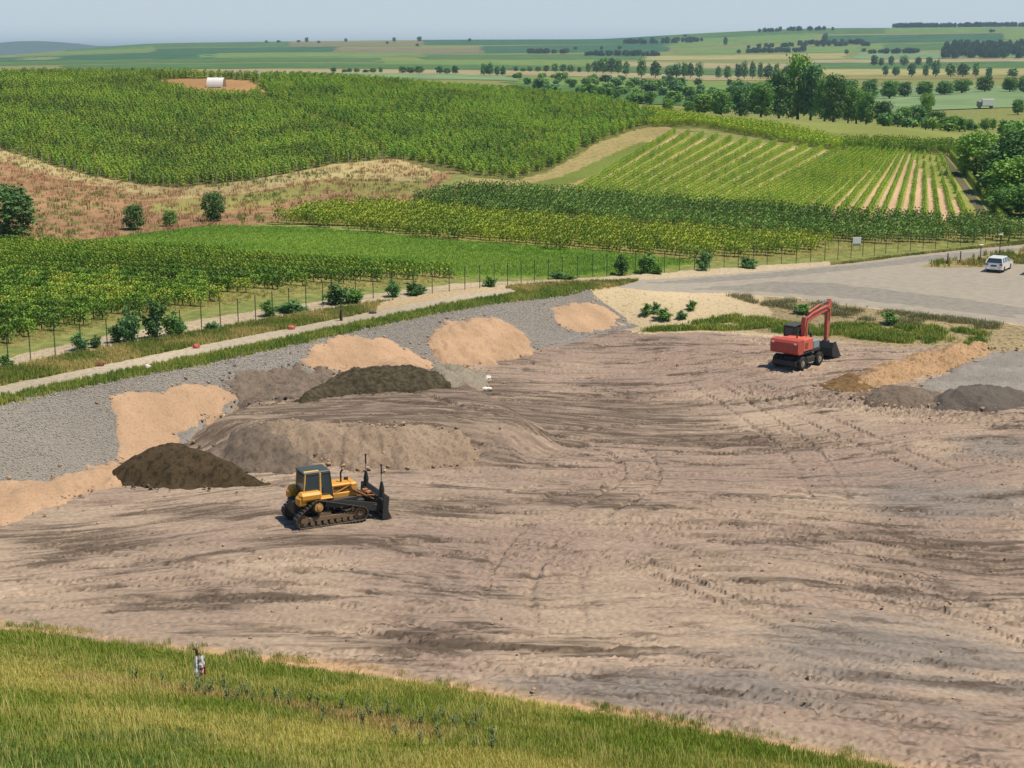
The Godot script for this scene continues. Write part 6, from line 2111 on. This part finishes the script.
# ------------------------------------------------------------------ vehicles on the road
func car(t: Node3D, paint_mat: Material, van := false) -> void:
	var glass := dark_glass()
	var trim := paint("car_trim", rgb(34, 34, 36), 0.6)
	var k := 1.25 if van else 1.0
	var body := MB.new()
	var w := 0.9
	var lower := PackedVector2Array([Vector2(-2.2, 0.32), Vector2(-1.75, 0.28), Vector2(-1.7, 0.5), Vector2(-1.35, 0.68), Vector2(-1.0, 0.5), Vector2(-0.95, 0.26), Vector2(0.95, 0.26), Vector2(1.0, 0.5), Vector2(1.35, 0.68), Vector2(1.7, 0.5), Vector2(1.75, 0.28), Vector2(2.2, 0.34), Vector2(2.26, 0.6), Vector2(2.1, 0.82), Vector2(1.1, 0.98), Vector2(-2.2, 1.0), Vector2(-2.28, 0.6)])
	body.slab(lower, -w, w)
	put(body.mesh(), "body", paint_mat, t)
	# glasshouse: sides lean in
	var top := 1.48 * k
	var a := [Vector3(-2.18, 0.99, w * 0.97), Vector3(1.05, 0.97, w * 0.97), Vector3(0.25, top - 0.04, w * 0.78), Vector3(-1.85, top - 0.04, w * 0.78)]
	if van:
		a[3].x = -2.12
	var b := []
	for p in a:
		b.append(Vector3(p.x, p.y, -p.z))
	pane(t, a[0], a[1], a[2], a[3], paint_mat if van else glass, "side_panel" if van else "side_window")
	pane(t, b[1], b[0], b[3], b[2], paint_mat if van else glass, "side_panel" if van else "side_window")
	pane(t, b[0], a[0], a[3], b[3], glass, "rear_window")
	pane(t, a[1], b[1], b[2], a[2], glass, "windscreen")
	var rf := MB.new()
	rf.box(Vector3((a[2].x + a[3].x) * 0.5, top, 0), Vector3(a[2].x - a[3].x + 0.1, 0.1, w * 1.64), 0.04)
	for z in [-1.0, 1.0]:
		for q in [[a[0], a[3]], [a[1], a[2]], [Vector3(-1.2, 0.99, w * 0.97), Vector3(-1.12, top - 0.04, w * 0.78)], [Vector3(-0.2, 0.99, w * 0.97), Vector3(-0.25, top - 0.04, w * 0.78)]]:
			rf.rod(Vector3(q[0].x, q[0].y, q[0].z * z), Vector3(q[1].x, q[1].y, q[1].z * z), 0.05, 0.045, 6)
	put(rf.mesh(), "roof", paint_mat, t)
	for x in [-1.35, 1.35]:
		for z in [-0.78, 0.78]:
			wheel(t, Vector3(x, 0.33, z), 0.33, 0.22, paint("alloy", rgb(150, 150, 152), 0.35, 0.6))
	for z in [-0.72, 0.72]:
		var tl := MB.new()
		tl.box(Vector3(-2.26, 0.86, z), Vector3(0.06, 0.18, 0.28), 0.02)
		put(tl.mesh(), "tail_lamp", paint("tail_red", rgb(150, 40, 40), 0.25), t)
		var mi := MB.new()
		mi.box(Vector3(0.75, 1.05, z * 1.38), Vector3(0.1, 0.14, 0.18), 0.03)
		put(mi.mesh(), "mirror", paint_mat, t)
	var bp := MB.new()
	bp.box(Vector3(-2.28, 0.42, 0), Vector3(0.1, 0.2, 1.7), 0.04)
	put(bp.mesh(), "bumper", paint_mat, t)
	var np := MB.new()
	np.box(Vector3(-2.3, 0.72, 0), Vector3(0.03, 0.16, 0.6), 0.008)
	put(np.mesh(), "tailgate_recess", trim, t)

func build_cars() -> void:
	var white := paint("car_white", rgb(232, 232, 230), 0.3, 0.0, 0.5)
	var t := thing("parked_car", spot(SPOT.car[0], SPOT.car[1], 0.09), deg_to_rad(58.0), "white estate car parked on the dusty asphalt", "car")
	car(t, white)
	var u := thing("parked_car", spot(SPOT.car2[0] + 0.6, SPOT.car2[1], 0.09), deg_to_rad(58.0), "silver blue car beside the white one, cut off by the frame", "car")
	car(u, paint("car_silver", rgb(150, 164, 176), 0.3, 0.3, 0.5))
	# canvas shelter on the hilltop
	var v := thing("canvas_shelter", spot(SPOT.white_van[0], SPOT.white_van[1] + 5.0, 0.1), deg_to_rad(-8.0), "white arched canvas shelter among vines on the hilltop's bare patch", "shelter")
	var canvas := paint("canvas_white", rgb(236, 234, 232), 0.8)
	var sh := MB.new()
	for i in 12:
		for k in 4:
			var q := []
			for e in [[i, k], [i + 1, k], [i + 1, k + 1], [i, k + 1]]:
				var g: float = PI * e[0] / 12.0
				var sag: float = 1.0 - 0.03 * (e[1] % 2)
				q.append(Vector3(-2.3 + 4.6 * e[1] / 4.0, sin(g) * 2.5 * sag, -cos(g) * 1.4))
			sh.out_quad(q, Vector3.ZERO)
			for e in 4:
				q[e] *= Vector3(1.0, 0.985, 0.98)
			q.reverse()
			sh.quad(q[3], q[2], q[1], q[0])
	put(sh.mesh(), "canopy", canvas, v)
	var ep := PackedVector2Array()
	for i in 13:
		ep.append(Vector2(-cos(PI * i / 12.0) * 1.38, sin(PI * i / 12.0) * 2.46))
	var em := MB.new()
	em.slab(ep, -0.02, 0.02)
	var eo := put(em.mesh(), "end_panel", canvas, v)
	eo.rotation.y = PI * 0.5
	eo.position.x = -2.2
	for x in [-2.28, 0.0, 2.28]:
		var hp := MB.new()
		for i in 12:
			var g0 := PI * i / 12.0
			var g1 := PI * (i + 1) / 12.0
			hp.rod(Vector3(x, sin(g0) * 2.44, -cos(g0) * 1.36), Vector3(x, sin(g1) * 2.44, -cos(g1) * 1.36), 0.03, 0.03, 6)
		put(hp.mesh(), "hoop", paint("grey_tube", rgb(176, 172, 164), 0.4, 0.3), v)
	v.scale = Vector3.ONE * 0.85
	# lorry in the valley
	var at := spot(SPOT.truck[0], SPOT.truck[1], 0.3)
	var l := thing("box_truck", at, deg_to_rad(178.0), "white box lorry on the far valley road", "lorry")
	var bx := MB.new()
	bx.box(Vector3(-0.9, 2.1, 0), Vector3(4.6, 2.5, 2.4), 0.04)
	put(bx.mesh(), "cargo_box", paint("lorry_white", rgb(236, 236, 234), 0.5), l)
	var cb := MB.new()
	cb.box(Vector3(2.3, 1.5, 0), Vector3(1.6, 1.9, 2.2), 0.15)
	cb.box(Vector3(2.2, 2.5, 0), Vector3(1.2, 0.3, 2.0), 0.1)
	put(cb.mesh(), "cab", paint("lorry_cab", rgb(92, 108, 112), 0.4), l)
	pane(l, Vector3(3.12, 1.6, 0.95), Vector3(3.12, 1.6, -0.95), Vector3(3.12, 2.3, -0.9), Vector3(3.12, 2.3, 0.9), dark_glass(), "windscreen")
	for x in [-2.3, 2.2]:
		for z in [-0.95, 0.95]:
			wheel(l, Vector3(x, 0.45, z), 0.45, 0.3, paint("alloy", rgb(150, 150, 152), 0.35, 0.6))
	var ch := MB.new()
	ch.box(Vector3(0, 0.72, 0), Vector3(6.0, 0.22, 0.9), 0.03)
	put(ch.mesh(), "chassis", paint("car_trim", rgb(34, 34, 36), 0.6), l)

# ------------------------------------------------------------------ small things
func lump_mesh(seed_: int, size: Vector3) -> ArrayMesh:
	var fn := FastNoiseLite.new()
	fn.seed = seed_
	fn.frequency = 1.1
	var mb := MB.new()
	var rows := []
	for j in 8:
		var row := []
		for i in 12:
			var e := -0.9 + 2.4 * j / 7.0
			var a := TAU * i / 12.0
			var p := Vector3(cos(a) * cos(e), sin(e), sin(a) * cos(e)) if j < 7 else Vector3(0, 1, 0)
			row.append(p * (1.0 + 0.45 * fn.get_noise_3dv(p * 1.3)) * size * 0.5)
		rows.append(row)
	for j in 7:
		for i in 12:
			mb.out_quad([rows[j][i], rows[j][(i + 1) % 12], rows[j + 1][(i + 1) % 12], rows[j + 1][i]], Vector3.ZERO)
	return mb.mesh()

func build_small_things() -> void:
	var post_dark := paint("post_dark", rgb(62, 58, 54), 0.8)
	# sign board on the verge
	var s := thing("sign_board", spot(SPOT.sign[0], SPOT.sign[1], 0.1), deg_to_rad(8.0), "white rectangular board on two short legs by the fence", "sign")
	var bd := MB.new()
	bd.box(Vector3(0, 1.0, 0), Vector3(1.0, 0.75, 0.04), 0.01)
	put(bd.mesh(), "panel", paint("sign_white", rgb(228, 230, 232), 0.5), s)
	var fo := MB.new()
	fo.box(Vector3(0, 0.5, 0.01), Vector3(0.9, 0.26, 0.03), 0.008)
	put(fo.mesh(), "lower_panel", paint("sign_grey", rgb(120, 142, 138), 0.6), s)
	for x in [-0.42, 0.42]:
		var lg := MB.new()
		lg.rod(Vector3(x, -0.15, -0.04), Vector3(x, 1.35, -0.04), 0.03, 0.03, 8)
		put(lg.mesh(), "leg", post_dark, s)
	# posts of the car park
	for q in [["post1", 1.1], ["post2", 1.2], ["post3", 0.6]]:
		var p := thing("short_post", spot(SPOT[q[0]][0], SPOT[q[0]][1], 0.2), 0.3, "short dark post on the dusty strip behind the white car", "post", "short posts behind the white car")
		var st := MB.new()
		st.rod(Vector3(0, -0.1, 0), Vector3(0, q[1], 0), 0.07, 0.06, 8)
		put(st.mesh(), "shaft", post_dark, p)
		var bs := MB.new()
		bs.rod(Vector3(0, -0.05, 0), Vector3(0, 0.22, 0), 0.2, 0.14, 10)
		put(bs.mesh(), "base", paint("base_brown", rgb(96, 80, 66), 0.9), p)
	for q in [["lamp", 1.6, true], ["lamp2", 2.4, false]]:
		var p := thing("tall_post", spot(SPOT[q[0]][0], SPOT[q[0]][1], 0.2), 0.2, "dark post with a flat white cap behind the white car" if q[2] else "thin tall post with a small pale head behind the parked car", "post")
		var st := MB.new()
		st.rod(Vector3(0, -0.1, 0), Vector3(0, q[1], 0), 0.05, 0.05, 8)
		put(st.mesh(), "shaft", post_dark, p)
		var cp := MB.new()
		cp.box(Vector3(0, q[1] + 0.06, 0), Vector3(0.5, 0.14, 0.3) if q[2] else Vector3(0.5, 0.1, 0.2), 0.03)
		put(cp.mesh(), "cap", paint("cap_pale", rgb(214, 216, 212), 0.5), p)
		var bs := MB.new()
		bs.box(Vector3(0, 0.12, 0), Vector3(0.34, 0.34, 0.34), 0.05)
		put(bs.mesh(), "base", post_dark, p)
	# bags and stones beside the concrete track
	var lumps := [["bag1", Vector3(0.75, 0.5, 0.5), rgb(120, 60, 52), "dark red sack lying at the upper edge of the track", "sack"], ["bag2", Vector3(0.55, 0.65, 0.5), rgb(226, 218, 210), "white sack at the grass edge below the track", "sack"],
		["bag3", Vector3(0.7, 0.6, 0.5), rgb(200, 92, 80), "bright red sack beside the track near the fence shrubs", "sack"], ["bag4", Vector3(0.75, 0.6, 0.55), rgb(196, 104, 90), "faded red sack on the track below the dark stub post", "sack"],
		["lump1", Vector3(0.9, 0.5, 0.6), rgb(84, 76, 68), "dark stone lying at the edge of the track", "stone"], ["lump2", Vector3(0.8, 0.5, 0.6), rgb(128, 118, 106), "grey stone where the track ends in sand", "stone"]]
	for i in lumps.size():
		var q: Array = lumps[i]
		var o := put(lump_mesh(40 + i, q[1]), q[4], worn("lump_%s" % q[0], q[2], rgb(160, 140, 116), 0.35, 0.8))
		o.position = spot(SPOT[q[0]][0], SPOT[q[0]][1], 0.2)
		o.scale = Vector3.ONE * 0.7
		tag(o, q[3], q[4])
		if i < 4:
			var kn := MB.new()
			kn.rod(Vector3(q[1].x * 0.35, q[1].y * 0.1, 0), Vector3(q[1].x * 0.55, q[1].y * 0.22, 0.02), 0.05, 0.11, 8)
			put(kn.mesh(), "tied_neck", mats["lump_%s" % q[0]], o)
	var sp := thing("stub_post", spot(SPOT.stub[0], SPOT.stub[1], 0.1), 0.0, "dark stub post standing between the track and the fence", "post")
	var sm := MB.new()
	sm.rod(Vector3(0, -0.2, 0), Vector3(0, 0.85, 0), 0.13, 0.1, 10)
	put(sm.mesh(), "shaft", post_dark, sp)
	var sc := MB.new()
	sc.rod(Vector3(0, 0.85, 0), Vector3(0, 1.5, 0), 0.03, 0.03, 8)
	put(sc.mesh(), "rod", post_dark, sp)
	# white debris beside the rubble
	for i in 3:
		var key: String = ["deb1", "deb2", "deb3"][i]
		var o := put(lump_mesh(60 + i, [Vector3(0.5, 0.35, 0.4), Vector3(0.55, 0.5, 0.4), Vector3(0.8, 0.3, 0.4)][i]), "white_debris", paint("debris_white", rgb(224, 220, 212), 0.8))
		o.position = spot(SPOT[key][0], SPOT[key][1], 0.14)
		tag(o, "crumpled white debris lying on dark soil beside the rubble heap", "debris", "white debris by the rubble heap")
	# marker in the grass
	var mk := thing("marker_stake", spot(SPOT.marker[0], SPOT.marker[1], 0.05), 0.35, "wooden stake with red and white plastic film in the grass", "stake")
	var sk := MB.new()
	sk.rod(Vector3(0.04, -0.25, 0), Vector3(-0.02, 0.95, 0), 0.028, 0.024, 8)
	sk.rod(Vector3(-0.02, 0.95, 0), Vector3(-0.06, 1.16, 0), 0.06, 0.045, 8)
	sk.rod(Vector3(-0.06, 1.16, 0), Vector3(-0.16, 1.2, 0), 0.05, 0.03, 8)
	put(sk.mesh(), "stake", paint("stake_wood", rgb(74, 62, 52), 0.9), mk)
	for q in [[-0.17, 0.16, 0.22, 0.86, rgb(226, 226, 232), 0.0], [-0.1, 0.2, 0.5, 0.94, rgb(232, 230, 234), 0.35], [0.02, 0.2, 0.2, 0.52, rgb(178, 38, 44), 0.5], [-0.16, -0.02, 0.52, 0.8, rgb(58, 56, 62), -0.3]]:
		var fl := MB.new()
		for i in 5:
			for j in 4:
				var p := []
				for e in [[i, j], [i + 1, j], [i + 1, j + 1], [i, j + 1]]:
					var u: float = lerpf(q[0], q[1], e[0] / 5.0)
					var h: float = lerpf(q[2], q[3], e[1] / 4.0)
					p.append(Vector3(u, h, 0.05 + 0.05 * q[5] + 0.045 * sin(e[0] * 1.9 + q[5] * 8.0) + 0.02 * sin(e[1] * 2.3)))
				fl.quad(p[0], p[1], p[2], p[3])
				fl.quad(p[3] - Vector3(0, 0, 0.006), p[2] - Vector3(0, 0, 0.006), p[1] - Vector3(0, 0, 0.006), p[0] - Vector3(0, 0, 0.006))
		put(fl.mesh(), "film_strip", paint("film_%d" % int(q[4].r * 255.0), q[4], 0.4), mk)
	mk.scale = Vector3.ONE * 1.1
